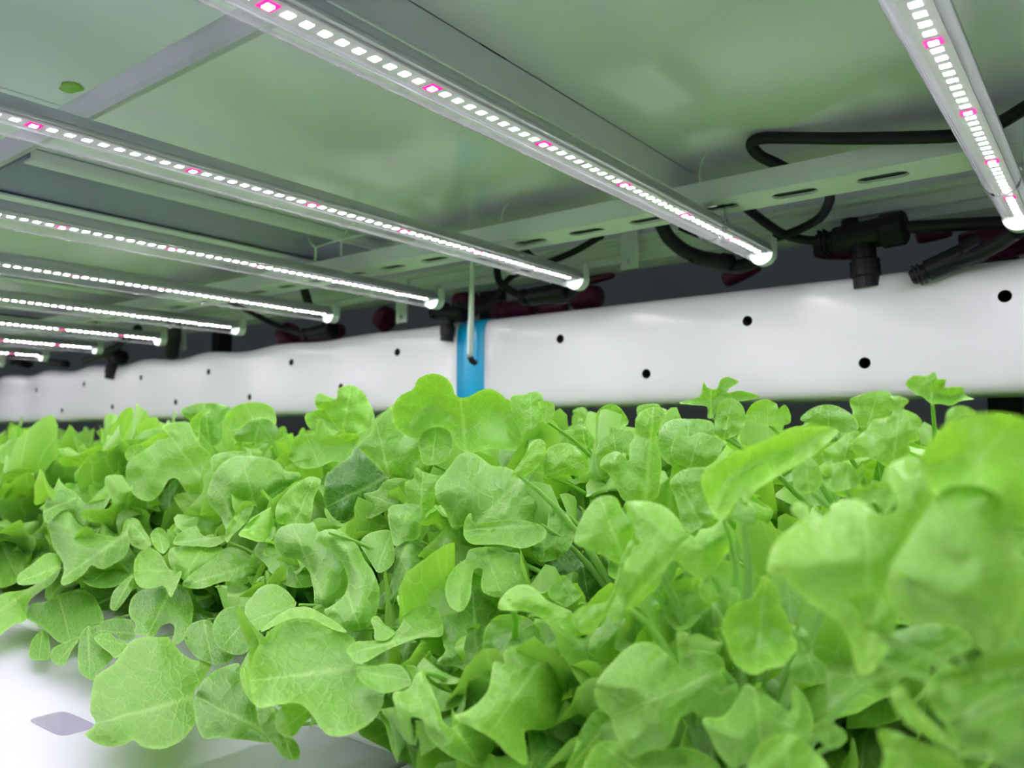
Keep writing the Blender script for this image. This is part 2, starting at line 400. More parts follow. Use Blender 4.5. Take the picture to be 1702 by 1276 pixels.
for (a, b) in ((.593, -.3235), (-.3265, -.907), (-.909, -1.507), (-1.509, -2.107), (-2.109, -2.707), (-2.709, -3.2)):
    bm = bmesh.new(); box(bm, b - (a + b) / 2, a - (a + b) / 2, -.284 - (.176 if k == 0 else 0), .284, -.02, 0, .0018)
    o = fin(bm, 'growing_raft', M['raft'], None, False, ((a + b) / 2, .620, -.180))
    tag(o, 'white ' + rl_[k], 'raft', 'rafts of the lettuce bed'); k += 1
tag(obox('bed_support', M['steel'], -3.2, .6, .00, .90, -.235, -.2003, .002), 'grey frame carrying the white tray under the lettuces', 'frame')

# ------------------------------------------------------------------ air duct
du = empty('air_duct', (-.785, .955, .11)); tag(du, 'long glossy white air duct with small round holes behind the lettuces', 'duct')
def duct(name, x0, x1, mt, grow=0.0, wave=True):
    bm = bmesh.new(); n = max(2, int(abs(x1 - x0) / .02)); rings = []
    yc, zc, hy, hz, r = .955, .1100, .036 + grow, .0685 + grow, .026
    for i in range(n + 1):
        x = x0 + (x1 - x0) * i / n; rr = []
        lf = min(1, max(0, (-x - .85) / .6)) if wave else 0
        wv = math.sin(2 * PI * (x + .07) / .25)
        dz = (.0035 * lf) * wv - .0045 * lf; dy = -.004 * lf * wv
        for j in range(40):
            a = 2 * PI * (j + .5) / 40; nn = 6.0
            cy = math.copysign(abs(math.cos(a)) ** (2 / nn), math.cos(a)); sz = math.copysign(abs(math.sin(a)) ** (2 / nn), math.sin(a))
            bulge = 1 + .03 * (1 - sz * sz) * (1 if cy < 0 else 0)
            rr.append(bm.verts.new((x + .785, yc - .955 + cy * hy * bulge + dy, zc - .11 + sz * (hz) + dz * (1 if sz > 0 else .3))))
        rings.append(rr)
    for a_, b_ in zip(rings, rings[1:]):
        for j in range(40): bm.faces.new((a_[j], a_[(j + 1) % 40], b_[(j + 1) % 40], b_[j]))
    bm.faces.new(rings[0]); bm.faces.new(rings[-1][::-1])
    return fin(bm, name, mt, du, True)
def holes(o, hs):
    from mathutils.kdtree import KDTree
    src = o.data; kd = KDTree(len(src.vertices))
    for v in src.vertices: kd.insert(v.co, v.index)
    kd.balance(); vn = [v.normal.copy() for v in src.vertices]
    cb = bmesh.new()
    for x, z in hs:
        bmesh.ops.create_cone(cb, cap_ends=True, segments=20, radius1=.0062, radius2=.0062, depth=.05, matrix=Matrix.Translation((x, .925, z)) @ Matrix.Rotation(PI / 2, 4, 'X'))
    o.data.materials.append(M['hole_shade'])  # black on the hole walls paints in the shade inside the duct
    cu = fin(cb, 'cutter', M['hole_shade'])
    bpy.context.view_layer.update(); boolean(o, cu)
    me = o.data; ln = [None] * len(me.loops)
    for p in me.polygons:
        p.use_smooth = True
        for li in p.loop_indices:
            if p.material_index == 1 or abs(p.normal.x) > .9: ln[li] = p.normal.copy(); continue
            acc = Vector((0, 0, 0))
            for q, k, d in kd.find_n(me.vertices[me.loops[li].vertex_index].co, 4): acc += vn[k] / (d + 1e-5)
            ln[li] = acc.normalized()
    me.normals_split_custom_set(ln)
def hp(u, v): q = at_y(u, v, .918); return (q.x, q.z)
right = duct('duct_section', -.760, .50, M['white']); left = duct('duct_section', -3.2, -.806, M['white'])
holes(right, [hp(*q) for q in ((1670, 492), (1437, 603), (1242, 533), (1074, 621), (931, 563))])
holes(left, [hp(*q) for q in ((660, 585), (485, 602), (349, 618), (237, 628), (142, 638), (62, 648), (413, 660), (289, 668), (184, 676), (100, 682), (566, 643))])
o = duct('sleeve', -.810, -.757, M['blue'], .0016, False); o['label'] = 'bright blue coupling sleeve'

# hanging rod in front of the sleeve
rd = empty('hanging_rod', at_y(785, 430, .84)); tag(rd, 'thin clear hanging rod in front of the blue duct sleeve', 'rod')
a, b = at_y(785, 425, .84), at_y(781, 592, .885)
bm = bmesh.new(); tube(bm, smooth_path([a - rd.location, (a + b) / 2 - rd.location + Vector((.0005, 0, 0)), b - rd.location], 6), [.0032 + .0012 * min(1, i / 8) for i in range(13)], 12)
fin(bm, 'shaft', M['rod'], rd, True)
bm = bmesh.new(); tube(bm, [b - rd.location, b - rd.location + Vector((0, .004, -.006)), b - rd.location + Vector((0, .012, -.009))], .0045, 12)
o = fin(bm, 'tip', M['black'], rd, True); o['label'] = 'dark rubber tip'

# ------------------------------------------------------------------ cables
def cable(name, px, rad, label, group='black power cables behind the rail'):
    pts = [at_y(u, v, y) for u, v, y in px]; o0 = pts[0]
    o = otube(name, M['black'], [q - o0 for q in pts], rad, 12); o.location = o0
    return tag(o, label, 'cable', group)
cable('power_cable', [(1725, 165, .66), (1702, 180, .665), (1655, 207, .68), (1600, 224, .69), (1500, 229, .69), (1400, 230, .69), (1310, 229, .69), (1265, 230, .68), (1249, 240, .680), (1262, 258, .690), (1290, 272, .705), (1325, 290, .73)], .0052, 'thick black cable looping over the pale slotted rail at right')
cable('power_cable', [(1235, 340, .80), (1262, 362, .86), (1300, 388, .9), (1335, 398, .915), (1375, 400, .92)], .0052, 'black cable dropping from the rail into the large T connector')
cable('power_cable', [(1378, 318, .80), (1378, 335, .84), (1362, 362, .88), (1320, 385, .9), (1275, 400, .905), (1245, 420, .905)], .0050, 'black cable curving below the slotted rail beside the T connector')
cable('power_cable', [(1490, 379, .92), (1560, 375, .92), (1640, 371, .92), (1730, 366, .92)], .0068, 'thick black cable leaving the T connector to the right')
cable('power_cable', [(1690, 385, .87), (1668, 400, .88), (1640, 415, .89), (1600, 430, .9), (1560, 440, .905)], .0075, 'black cable under the end of the upper right tube')
cable('power_cable', [(1098, 370, .86), (1112, 395, .87), (1140, 418, .88), (1180, 432, .89), (1225, 443, .90), (1262, 430, .9)], .0085, 'black cable slung below the end of the long bright tube')
cable('power_cable', [(1130, 378, .91), (1180, 398, .91), (1230, 418, .9), (1260, 428, .9)], .0040, 'thin black cable above the slung one below the bright tube')
cable('power_cable', [(1000, 392, .86), (950, 420, .88), (900, 440, .9), (850, 460, .91), (825, 490, .91), (800, 512, .9), (760, 505, .9)], .0045, 'black cable from the rail towards the blue sleeve')
cable('power_cable', [(868, 412, .85), (885, 430, .87), (905, 440, .88)], .0060, 'short black cable stub under the rail left of centre')
cable('power_cable', [(826, 440, .9), (832, 470, .9), (870, 492, .9), (930, 498, .9), (960, 478, .89), (965, 468, .88)], .0055, 'black cable behind the end of the second long tube')
cable('power_cable', [(380, 500, .86), (420, 520, .9), (470, 545, .92), (520, 560, .93)], .0055, 'black cable sloping down above the duct left of centre')
cable('power_cable', [(505, 478, .85), (510, 495, .86), (515, 512, .87)], .0075, 'short black plug stub below the rail left of centre')
cable('power_cable', [(262, 508, .86), (285, 530, .87), (290, 555, .9), (285, 590, .92)], .0140, 'thick black cable drop above the far left duct')
cable('power_cable', [(140, 600, .9), (180, 585, .9), (215, 560, .89), (230, 545, .88)], .0090, 'black cable loop at the far left above the duct')
cable('power_cable', [(-10, 610, .9), (25, 590, .88), (60, 598, .9), (110, 605, .9)], .0100, 'black cable at the left picture edge above the duct')

def connector(c, sc, label, stem=True, rot=0.0):
    t = empty('cable_connector', c); tag(t, label, 'connector', 'black plugs and T connectors on the cables')
    bm = bmesh.new(); tube(bm, [Vector((x * sc, 0, 0)) for x in (-.052, -.048, -.03, -.028, .022, .024, .046, .050)], [.010 * sc, .0125 * sc, .0125 * sc, .016 * sc, .017 * sc, .020 * sc, .020 * sc, .016 * sc], 14)
    for x in (-.043, -.037): box(bm, (x - .0015) * sc, (x + .0015) * sc, -.0135 * sc, .0135 * sc, -.0135 * sc, .0135 * sc)
    fin(bm, 'body', M['black'], t, False)
    if stem:
        bm = bmesh.new(); tube(bm, [Vector((.002 * sc, 0, z * sc)) for z in (-.010, -.028, -.030, -.048, -.050, -.062)], [.014 * sc, .0135 * sc, .0165 * sc, .0165 * sc, .0145 * sc, .0145 * sc], 14)
        fin(bm, 'branch', M['black'], t, False)
        bm = bmesh.new(); tube(bm, [Vector((-.010 * sc, 0, z * sc)) for z in (.012, .022)], [.011 * sc, .009 * sc], 12)
        fin(bm, 'screw_cap', M['black'], t, False)
    t.rotation_euler.y = rot
    return t
connector(at_y(1430, 392, .925), .95, 'large black T shaped connector above the duct at right', True, -.06)
connector(at_y(1575, 435, .905), .7, 'black plug lying on the duct below the upper right tube', False, -.35)
connector(at_y(1182, 432, .885), .55, 'black plug slung under the end of the long bright tube', False, .3)
connector(at_y(905, 490, .90), .8, 'black connector behind the end of the second long tube', False, .0)
connector(at_y(530, 552, .93), .8, 'black connector above the duct left of centre', False, -.05)
connector(at_y(745, 520, .91), .7, 'black T connector just left of the blue sleeve', True, .1)
connector(at_y(188, 590, .92), .9, 'black connector above the far left duct', True, .2)
connector(at_y(35, 600, .92), .9, 'black connector at the left picture edge', False, .1)

# dark magenta caps
def cap(u, v, y, wpx, hpx, rot, label):
    c = at_y(u, v, y); s = ray(u, v); k = (y / s.y) / FPX
    bm = bmesh.new(); n = 12; pts = []; rad = []
    W = wpx * k / 2 / .93; Hh = hpx * k / 2
    for i in range(n + 1):
        a = PI * i / n; pts.append(Vector((-math.cos(a) * W, 0, 0))); rad.append(max(.0004, Hh * math.sin(a) ** .2))
    tube(bm, pts, rad, 14, True)
    o = fin(bm, 'cable_sleeve', M['magenta'], None, True, c); o.rotation_euler.y = rot
    tag(o, label, 'sleeve', 'dark magenta sleeves behind the duct')
cap(1398, 415, 1.02, 80, 34, .15, 'dark magenta sleeve just left of the big T connector stem')
cap(1552, 388, 1.02, 50, 26, -.1, 'small dark magenta sleeve left of the upper right tube end')
cap(1660, 395, 1.02, 110, 44, -.05, 'large dark magenta sleeve at the right picture edge')
cap(1670, 418, 1.03, 120, 22, -.1, 'dark red sleeve lying lowest at the right picture edge')
cap(1232, 452, 1.0, 60, 30, -.35, 'dark magenta sleeve under the end of the long bright tube')
cap(983, 464, 1.0, 80, 18, -.1, 'thin dark magenta sleeve right of the second tube end')
cap(975, 495, 1.0, 50, 40, 0, 'short thick magenta sleeve on the duct below the second tube end')
cap(920, 512, 1.0, 50, 26, 0, 'magenta sleeve on the duct under the middle black connector')
cap(862, 515, 1.0, 60, 36, 0, 'magenta sleeve on the duct right of the blue sleeve')
cap(832, 515, 1.0, 24, 34, 0, 'narrow magenta sleeve nearest the blue duct sleeve')
cap(775, 505, 1.0, 30, 50, 0, 'magenta sleeve directly above the blue duct sleeve')
cap(640, 530, 1.0, 20, 44, .5, 'thin curved magenta sleeve left of the pale strap')
cap(535, 555, 1.0, 90, 30, -.05, 'long dark magenta sleeve above the duct left of centre')
cap(482, 560, 1.0, 24, 50, -.5, 'tilted dark magenta sleeve at the left end of the long one')

c = at_z(118, 146, .2615)  # flat green piece set where the sheet edge has a notch
bm = bmesh.new(); bmesh.ops.create_icosphere(bm, subdivisions=3, radius=1)
for v in bm.verts: v.co = Vector((v.co.x * .011, v.co.y * .007 * (1 + .2 * math.sin(5 * v.co.x)), v.co.z * .0022))
tag(fin(bm, 'edge_piece', M['leaf'], None, True, c), 'flat green piece at the sheet edge, upper left', 'leaf scrap')['kindless'] = 1
del bpy.data.objects['edge_piece']['kindless']
# white cable ties
def tie(px, label, r=.0011):
    pts = [at_y(u, v, y) for u, v, y in px]; o0 = pts[0]
    o = otube('cable_tie', M['tie'], [q - o0 for q in pts], r, 6, n=6); o.location = o0; tag(o, label, 'cable tie', 'pale cable ties with loose tails')
tie([(833, 368, .70), (836, 352, .70), (844, 338, .70), (852, 330, .70)], 'pale tie tail standing above the rail near the second long tube')
tie([(1164, 304, .70), (1163, 290, .70), (1166, 270, .70), (1172, 252, .70)], 'pale tie tail standing above the rail by the long bright tube')
tie([(512, 388, .66), (518, 404, .66), (525, 412, .66), (524, 432, .67)], 'forked pale tie near the joint of beam and rail', .0020)
tie([(525, 411, .66), (560, 400, .65), (600, 391, .65), (640, 385, .65)], 'long pale tie running sideways from the forked one', .0012)
tie([(567, 425, .67), (568, 400, .66), (578, 380, .65), (588, 372, .64)], 'thin pale tie rising to the second long tube', .0012)
tie([(395, 455, .72), (396, 440, .72), (397, 432, .70)], 'short pale tie on the third light tube', .0014)

# ------------------------------------------------------------------ lettuce
ZR = -.180
random.seed(7)
def set_leaf_data(me, uvs, rim):
    uvl = me.uv_layers.new(name='leaf')
    li = np.zeros(len(me.loops), dtype=np.int32); me.loops.foreach_get('vertex_index', li)
    uvl.data.foreach_set('uv', np.asarray(uvs, dtype=np.float32)[li].ravel())
    at = me.attributes.new('rim', 'FLOAT', 'POINT'); at.data.foreach_set('value', np.asarray(rim, dtype=np.float32))
    me.materials.append(M['leaf']); me.polygons.foreach_set('use_smooth', [True] * len(me.polygons)); me.update()

def generic_leaf(seed, phi0, bend, length, width):
    R = random.Random(seed); ns, nt_ = 34, 18
    vs = []; uv = []; rim = []; fs = []
    ph = [R.uniform(0, 6.28) for _ in range(8)]; nl = R.choice((2, 3)); tw = R.uniform(-.5, .5)
    pos = Vector((0, 0, 0)); step = length / ns
    for i in range(ns + 1):
        s = math.sin(PI / 2 * i / ns)
        phi = phi0 + bend * s ** 1.5
        if i: pos = pos + Vector((0, math.sin(phi), math.cos(phi))) * (length * (s - math.sin(PI / 2 * (i - 1) / ns)))
        nrm = Vector((0, -math.cos(phi), math.sin(phi)))
        e = max(0, min(1, (s - .10) / .42)); e = e * e * (3 - 2 * e)
        capv = 1 if s < .72 else math.sqrt(max(0.0, 1 - ((s - .72) / .281) ** 3.2))
        for j in range(nt_ + 1):
            t = -1 + 2 * j / nt_; sd = 0 if t < 0 else 1
            lob = 1 + .26 * math.sin(nl * 2 * PI * s * 1.25 + ph[sd]) * e + .12 * math.sin(17 * s + ph[2 + sd])
            wd = (.0052 + width * e * lob) * capv
            ser = 1 + (.018 * ((i % 2) * 2 - 1) if abs(t) > .99 and e > .3 else 0)
            X = t * wd * ser
            tt = abs(t)
            ruf = (.021 * tt ** 2.2 * math.sin(15 * s + ph[4 + sd]) + 0.010 * tt ** 4 * math.sin(33 * s + ph[6 + sd])) * e
            cup = .28 * wd * tt ** 2 * e
            q = .0022 * noise.noise(Vector((s * 9 + seed, t * 4, seed * 1.7))) * e
            top = .010 * math.sin(5.5 * t + ph[3]) * max(0, (s - .6) / .4) ** 2
            p = pos + Vector((X, 0, 0)) + nrm * (ruf + cup + q + top - .0018 * math.exp(-(t / .12) ** 2) * (1 if s > .2 else 0))
            p.x += tw * .02 * s * s
            p += Vector((0, math.sin(phi), math.cos(phi))) * (.012 * tt * math.sin(7 * s + ph[sd]) * e * (1 if s < .9 else .5))
            vs.append(p); uv.append((s, X / length)); rim.append(max(0, (tt - .8) / .2) * e if s < .9 else max(max(0, (tt - .8) / .2), (s - .9) / .1))
    W = nt_ + 1
    for i in range(ns):
        for j in range(nt_): fs.append((i * W + j, i * W + j + 1, (i + 1) * W + j + 1, (i + 1) * W + j))
    me = bpy.data.meshes.new('leaf'); me.from_pydata([tuple(v) for v in vs], [], fs)
    set_leaf_data(me, uv, rim); return me
G_in = [generic_leaf(i, R_, b_, L_, .030) for i, (R_, b_, L_) in enumerate(((.05, .3, .155), (.1, .5, .17), (.15, .8, .16), (.08, .2, .18)))]
G_mid = [generic_leaf(10 + i, R_, b_, L_, .038) for i, (R_, b_, L_) in enumerate(((.3, .9, .195), (.35, 1.2, .20), (.4, .7, .19), (.28, 1.5, .205), (.4, 1.8, .21)))]
G_out = [generic_leaf(20 + i, R_, b_, L_, .040) for i, (R_, b_, L_) in enumerate(((.6, 1.1, .17), (.75, .9, .175), (.65, 1.6, .18), (.8, 1.3, .17)))]
def put(me, head, az, tilt, sc, tint, roll=0):
    from mathutils import Euler
    best = None; hl = Vector(head.location)
    for k in range(7):
        e = Euler((-tilt, roll, az)); sx = sc * random.uniform(.85, 1.1)
        mw = Matrix.Translation(hl) @ e.to_matrix().to_4x4() @ Matrix.Diagonal((sx, sc, sc, 1))
        b_ = blocks(me, mw)
        if best is None or b_ < best[0]: best = (b_, e, sx, sc)
        if b_ < .02: break
        az += random.uniform(-.5, .5); tilt -= .07; sc *= .95
    if best[0] > .07: return None
    o = link('leaf', me, head)
    o.rotation_euler = best[1]; o.scale = (best[2], best[3], best[3])
    o.color = (max(0, min(1, tint)), 0, 0, 1); return o

ORD = ['first', 'second', 'third', 'fourth', 'fifth', 'sixth', 'seventh', 'eighth', 'ninth', 'tenth', 'eleventh', 'twelfth']
ROWS = [(.300, .03, -.29, 'nearest row at lower right'), (.415, .09, -1.50, 'front row'), (.570, .02, -1.90, 'second row'), (.705, .09, -2.3, 'third row'), (.835, .02, -2.75, 'back row beside the duct')]
HEADS = []
# depth map of the individually shaped leaves, so that the filling leaves grow behind them
HERO = [
 ("270,708 310,701 323,722 333,736 349,754 353,772 351,796 347,812 332,828 316,818 303,807 295,796 282,796 268,818 252,832 236,831 219,818 210,796 210,775 219,761 240,747 254,738 261,731 282,726", (347, 812), (272, 710), 0.43, 0.5, 0.006, 0.004, 0.3),
 ("215,742 229,722 254,712 279,716 284,728 261,733 247,743 226,758 213,761", (282, 726), (219, 743), 0.46, 0.3, 0.006, 0.004, 0.1),
 ("289,825 310,818 347,812 356,846 370,867 346,870 317,863 303,849", (360, 867), (296, 825), 0.445, 0.2, 0.006, 0.004, 0.4),
 ("353,793 367,772 388,759 416,757 444,761 462,768 474,782 497,785 501,793 490,810 466,828 437,842 423,840 402,835 388,860 377,881 367,860 349,839 344,821", (423, 839), (402, 761), 0.41, 0.6, 0.012, 0.004, 0.1),
 ("72,846 79,825 95,813 116,812 132,825 141,835 155,833 176,818 189,798 192,802 187,821 173,846 155,863 141,874 131,867 116,849 102,849 79,869 72,860", (190, 800), (76, 849), 0.385, 0.8, 0.006, 0.004, -0.1),
 ("79,869 102,849 116,850 131,870 152,883 183,890 199,890 208,863 217,863 216,885 215,909 208,923 190,937 169,946 152,939 141,952 123,966 106,973 101,966 106,948 102,930 88,909 83,885", (212, 885), (102, 962), 0.372, 0.7, 0.01, 0.004, 0),
 ("228,923 243,912 261,915 273,930 282,946 300,946 302,953 293,976 284,993 277,980 270,973 247,978 231,974 223,959 223,937", (300, 949), (224, 948), 0.36, 0.6, 0.006, 0.004, 0.3),
 ("287,902 298,886 325,874 335,888 353,893 376,888 374,899 353,909 328,907 296,906", (374, 892), (287, 902), 0.385, 1.2, 0.006, 0.004, 0.2),
 ("280,930 282,913 303,907 342,911 369,909 369,927 353,945 332,960 310,967 300,959 287,945", (335, 913), (303, 962), 0.375, 0.4, 0.015, 0.004, 0.4),
 ("375,883 388,860 404,833 422,839 409,867 388,888 377,902", (376, 902), (413, 835), 0.395, 0.1, 0.006, 0.004, 0.5),
 ("459,842 473,821 494,802 515,792 531,795 533,803 522,828 519,849 513,869 490,870 462,869", (490, 870), (522, 793), 0.4, 0.5, 0.006, 0.004, 0.4),
 ("456,900 463,879 485,870 513,870 522,868 529,882 555,910 573,939 578,974 562,999 541,1013 523,1006 522,984 518,967 513,949 495,930 471,925 458,910", (541, 1011), (488, 875), 0.355, 0.3, 0.02, 0.004, 0.1),
 ("525,889 541,880 566,882 592,903 605,928 622,953 631,981 629,1006 619,1034 598,1048 576,1046 559,1034 538,1016 552,1006 569,992 578,974 576,953 566,932 548,910 529,900", (541, 886), (598, 1044), 0.345, 0.5, 0.02, 0.004, 0.1),
 ("418,992 432,976 453,970 471,977 486,992 492,1006 471,1023 446,1041 421,1050 412,1037 407,1016 409,1002", (490, 1006), (411, 1034), 0.335, 0.5, 0.006, 0.004, 0.2),
 ("435,1046 458,1025 482,1011 510,1008 532,1018 556,1032 577,1050 556,1047 532,1036 507,1029 479,1031 454,1041 436,1050", (577, 1050), (435, 1046), 0.332, 0.4, 0.002, 0.001, 0.6),
 ("436,1053 422,1067 406,1096 399,1117 406,1149 428,1175 426,1152 421,1117 426,1089 436,1067", (436, 1053), (428, 1175), 0.325, 0.1, 0.003, 0.001, 0.9),
 ("433,1067 454,1043 482,1029 521,1029 549,1046 577,1053 592,1067 585,1082 592,1096 609,1104 634,1104 655,1103 673,1112 683,1134 673,1143 641,1152 637,1170 623,1194 599,1212 570,1223 546,1221 532,1209 518,1187 500,1170 479,1168 451,1173 428,1175 419,1152 415,1124 422,1089", (588, 1110), (421, 1131), 0.332, 0.7, 0.01, 0.005, -0.1),
 ("592,1110 620,1107 655,1103 673,1112 683,1134 673,1143 641,1152 620,1145 599,1131", (592, 1113), (683, 1131), 0.326, 0.2, 0.006, 0.004, 0.1),
 ("458,1198 463,1180 479,1168 500,1170 512,1180 518,1189 503,1205 489,1223 472,1223 459,1212", (510, 1180), (465, 1216), 0.325, 0.2, 0.006, 0.004, 0.7),
 ("428,1177 451,1173 463,1180 458,1198 472,1223 486,1226 498,1244 496,1261 475,1261 454,1237 433,1209", (454, 1175), (486, 1261), 0.33, 0.3, 0.006, 0.004, -0.1),
 ("152,1153 156,1130 165,1118 189,1103 203,1083 218,1065 236,1058 256,1059 280,1059 292,1074 306,1089 324,1097 345,1097 351,1106 336,1133 324,1150 321,1171 326,1195 318,1212 298,1233 271,1244 250,1244 233,1239 222,1229 206,1237 183,1240 162,1236 144,1224 143,1218 159,1201 150,1183", (321, 1159), (159, 1203), 0.318, 0.9, 0.012, 0.003, -0.05),
 ("327,1150 342,1127 362,1112 396,1102 399,1124 407,1145 424,1171 427,1183 436,1209 451,1233 412,1230 368,1226 339,1227 327,1206 323,1183 322,1165", (448, 1218), (327, 1159), 0.34, 0.5, 0.01, 0.004, -0.3),
 ("214,1012 221,991 242,978 271,974 298,971 312,982 321,1006 320,1027 315,1047 306,1062 295,1071 286,1068 290,1047 287,1037 274,1037 262,1047 256,1058 236,1056 224,1053 225,1036 217,1027", (290, 971), (245, 1056), 0.37, 0.5, 0.006, 0.004, -0.3),
 ("44,1018 53,1003 74,1000 97,988 127,980 153,988 165,1006 172,1024 171,1033 153,1047 133,1059 103,1068 88,1059 77,1047 59,1036 44,1027", (97, 988), (118, 1065), 0.385, 0.3, 0.006, 0.004, -0.35),
 ("-24,997 0,990 9,984 41,980 68,965 91,950 100,941 100,949 88,968 71,980 53,994 44,1009 43,1030 24,1038 9,1047 0,1055 -29,1065", (100, 943), (-24, 1033), 0.35, 0.5, 0.006, 0.004, 0.5),
 ("28,965 32,953 53,938 74,921 91,919 102,927 100,941 85,956 65,968 47,972 31,971", (100, 940), (29, 968), 0.345, 1.2, 0.006, 0.004, 0.3),
 ("-21,895 0,897 21,900 39,906 44,923 48,941 39,959 18,973 0,976 -21,973", (0, 897), (32, 966), 0.375, 0.4, 0.006, 0.004, 0),
 ("130,1077 136,1050 147,1040 159,1050 161,1065 177,1074 189,1089 177,1106 162,1118 156,1131 141,1124 131,1112", (147, 1040), (150, 1127), 0.365, 0.3, 0.006, 0.004, -0.4),
 ("156,1059 180,1051 194,1062 212,1068 206,1083 192,1094 183,1086 168,1074", (212, 1071), (156, 1059), 0.36, 0.4, 0.006, 0.004, 0.2),
 ("159,1047 168,1034 189,1028 218,1030 225,1047 224,1059 206,1065 189,1053 165,1056", (224, 1053), (161, 1047), 0.38, 0.4, 0.006, 0.004, -0.3),
 ("354,1038 365,1018 383,1008 412,1009 421,1047 421,1065 407,1086 383,1086 362,1071 355,1056", (418, 1018), (368, 1077), 0.365, 0.3, 0.006, 0.004, -0.3),
 ("306,1059 318,1036 348,1030 357,1047 362,1072 389,1087 380,1100 362,1105 333,1096 315,1080", (339, 1030), (354, 1103), 0.372, 0.3, 0.006, 0.004, -0.3),
 ("183,1000 189,982 206,965 221,956 220,977 206,1000 192,1015 183,1010", (221, 956), (189, 1013), 0.38, 0.1, 0.006, 0.004, -0.1),
 ("136,959 153,941 189,924 212,909 224,929 218,956 192,974 165,977 144,971", (218, 918), (147, 971), 0.4, 0.4, 0.006, 0.004, -0.5),
 ("49,1077 56,1059 71,1047 81,1059 82,1094 68,1097 50,1094", (71, 1047), (65, 1096), 0.4, 0, 0.006, 0.004, -0.3),
 ("84,1086 88,1077 112,1065 133,1059 118,1083 109,1103 97,1105 85,1097", (133, 1059), (94, 1103), 0.37, 0.5, 0.006, 0.004, -0.3),
 ("374,698 383,680 406,670 434,669 455,680 459,705 444,696 416,699 399,712 383,717 374,708", (423, 701), (406, 670), 0.5, 0.4, 0.006, 0.004, 0.5),
 ("392,717 416,699 441,694 462,712 459,729 423,735 392,733", (423, 733), (434, 694), 0.52, 0.2, 0.006, 0.004, -0.2),
 ("300,683 325,671 356,670 381,678 372,701 370,729 353,742 339,726 317,701", (349, 742), (339, 671), 0.54, 0.1, 0.006, 0.004, -0.2),
 ("316,701 328,687 349,676 349,685 335,694 332,722 330,733 317,722", (328, 733), (347, 678), 0.5, 0.1, 0.006, 0.004, 0.4),
 ("353,758 374,751 399,749 416,752 388,761 367,772 354,789 352,772", (354, 789), (413, 751), 0.425, 1.2, 0.006, 0.004, 0.1),
 ("208,751 219,740 233,738 241,747 233,754 215,765 209,761", (212, 765), (236, 740), 0.42, 0.2, 0.006, 0.004, 0.3),
 ("250,888 263,876 275,883 282,902 272,920 257,909", (272, 920), (261, 877), 0.37, 0.3, 0.006, 0.004, 0.4),
 ("212,863 217,860 229,863 240,881 252,902 240,913 219,906 213,888", (250, 906), (213, 863), 0.378, 0.3, 0.006, 0.004, 0.3),
 ("303,969 328,945 353,927 381,909 416,923 423,959 399,973 374,966 335,978 310,976", (420, 937), (307, 973), 0.385, 0.5, 0.006, 0.004, 0.1),
 ("423,913 455,874 459,902 473,923 494,934 515,955 519,973 487,976 459,962 441,937", (455, 877), (501, 973), 0.39, 0.5, 0.006, 0.004, -0.05),
 ("46,913 53,888 71,874 83,874 85,902 92,920 71,934 46,941", (83, 881), (53, 937), 0.4, 0.2, 0.006, 0.004, -0.4),
 ("0,849 21,828 39,818 56,832 74,839 71,867 53,874 28,874 -14,874", (56, 870), (21, 828), 0.42, 0.3, 0.006, 0.004, 0.1),
 ("243,839 268,818 293,796 307,810 314,832 317,860 300,874 268,874 247,863", (282, 874), (282, 803), 0.46, 0.3, 0.006, 0.004, -0.5),
 ("657,667 668,656 687,646 693,632 707,623 725,621 742,628 753,642 756,655 770,661 784,656 799,648 816,646 830,653 841,662 859,674 869,699 871,727 866,748 841,748 813,746 788,752 774,752 756,738 749,720 732,709 710,716 696,731 675,723 659,709 653,688", (774, 752), (763, 632), 0.455, 0.1, 0.012, 0.006, 0.3),
 ("594,738 612,723 629,695 654,672 653,688 659,709 675,723 696,731 700,762 689,776 682,794 647,793 626,773 605,752", (647, 793), (626, 706), 0.445, 0.3, 0.006, 0.004, 0),
 ("539,812 541,794 559,773 580,759 592,741 612,759 629,776 647,793 640,808 626,826 608,840 590,857 569,870 552,861 541,843 538,826", (643, 793), (541, 843), 0.43, 0.3, 0.015, 0.004, -1),
 ("541,843 553,859 569,870 590,859 613,838 598,859 580,873 559,874 545,863 539,850", (613, 839), (541, 847), 0.42, 0.2, 0.002, 0.001, 0.3),
 ("605,820 626,815 640,799 661,794 679,798 673,812 673,833 679,847 654,843 626,857 608,861 613,840 608,829", (675, 847), (612, 822), 0.42, 0.3, 0.006, 0.004, 0),
 ("689,775 703,783 728,790 739,790 725,812 721,840 710,857 703,879 693,896 672,900 656,907 647,875 645,847 657,838 675,835 673,801 687,796", (696, 900), (703, 780), 0.405, 0.3, 0.01, 0.004, 0.15),
 ("598,902 612,887 633,881 649,882 654,903 656,928 647,944 629,952 619,939 608,921", (650, 886), (626, 949), 0.385, 0.8, 0.006, 0.004, 0.1),
 ("695,738 703,718 725,709 746,716 752,734 749,752 739,766 717,773 703,769 698,752", (717, 773), (725, 711), 0.43, 0.2, 0.006, 0.004, 0.1),
 ("723,805 735,790 749,773 763,755 784,752 802,762 816,773 841,776 862,783 883,766 901,738 908,748 904,776 904,805 911,829 911,854 894,868 908,882 901,896 869,910 823,905 788,905 772,893 770,875 753,879 739,847 725,829", (781, 886), (901, 759), 0.375, 0.7, 0.015, 0.006, 0),
 ("859,776 873,755 883,734 897,729 906,736 904,752 894,776 869,792 848,790", (855, 789), (899, 731), 0.372, 0.3, 0.006, 0.004, 0.5),
 ("770,882 774,861 783,852 788,870 823,865 859,863 894,870 908,882 901,898 869,911 834,905 788,904 774,896", (894, 872), (774, 882), 0.36, 0.8, 0.008, 0.004, 0),
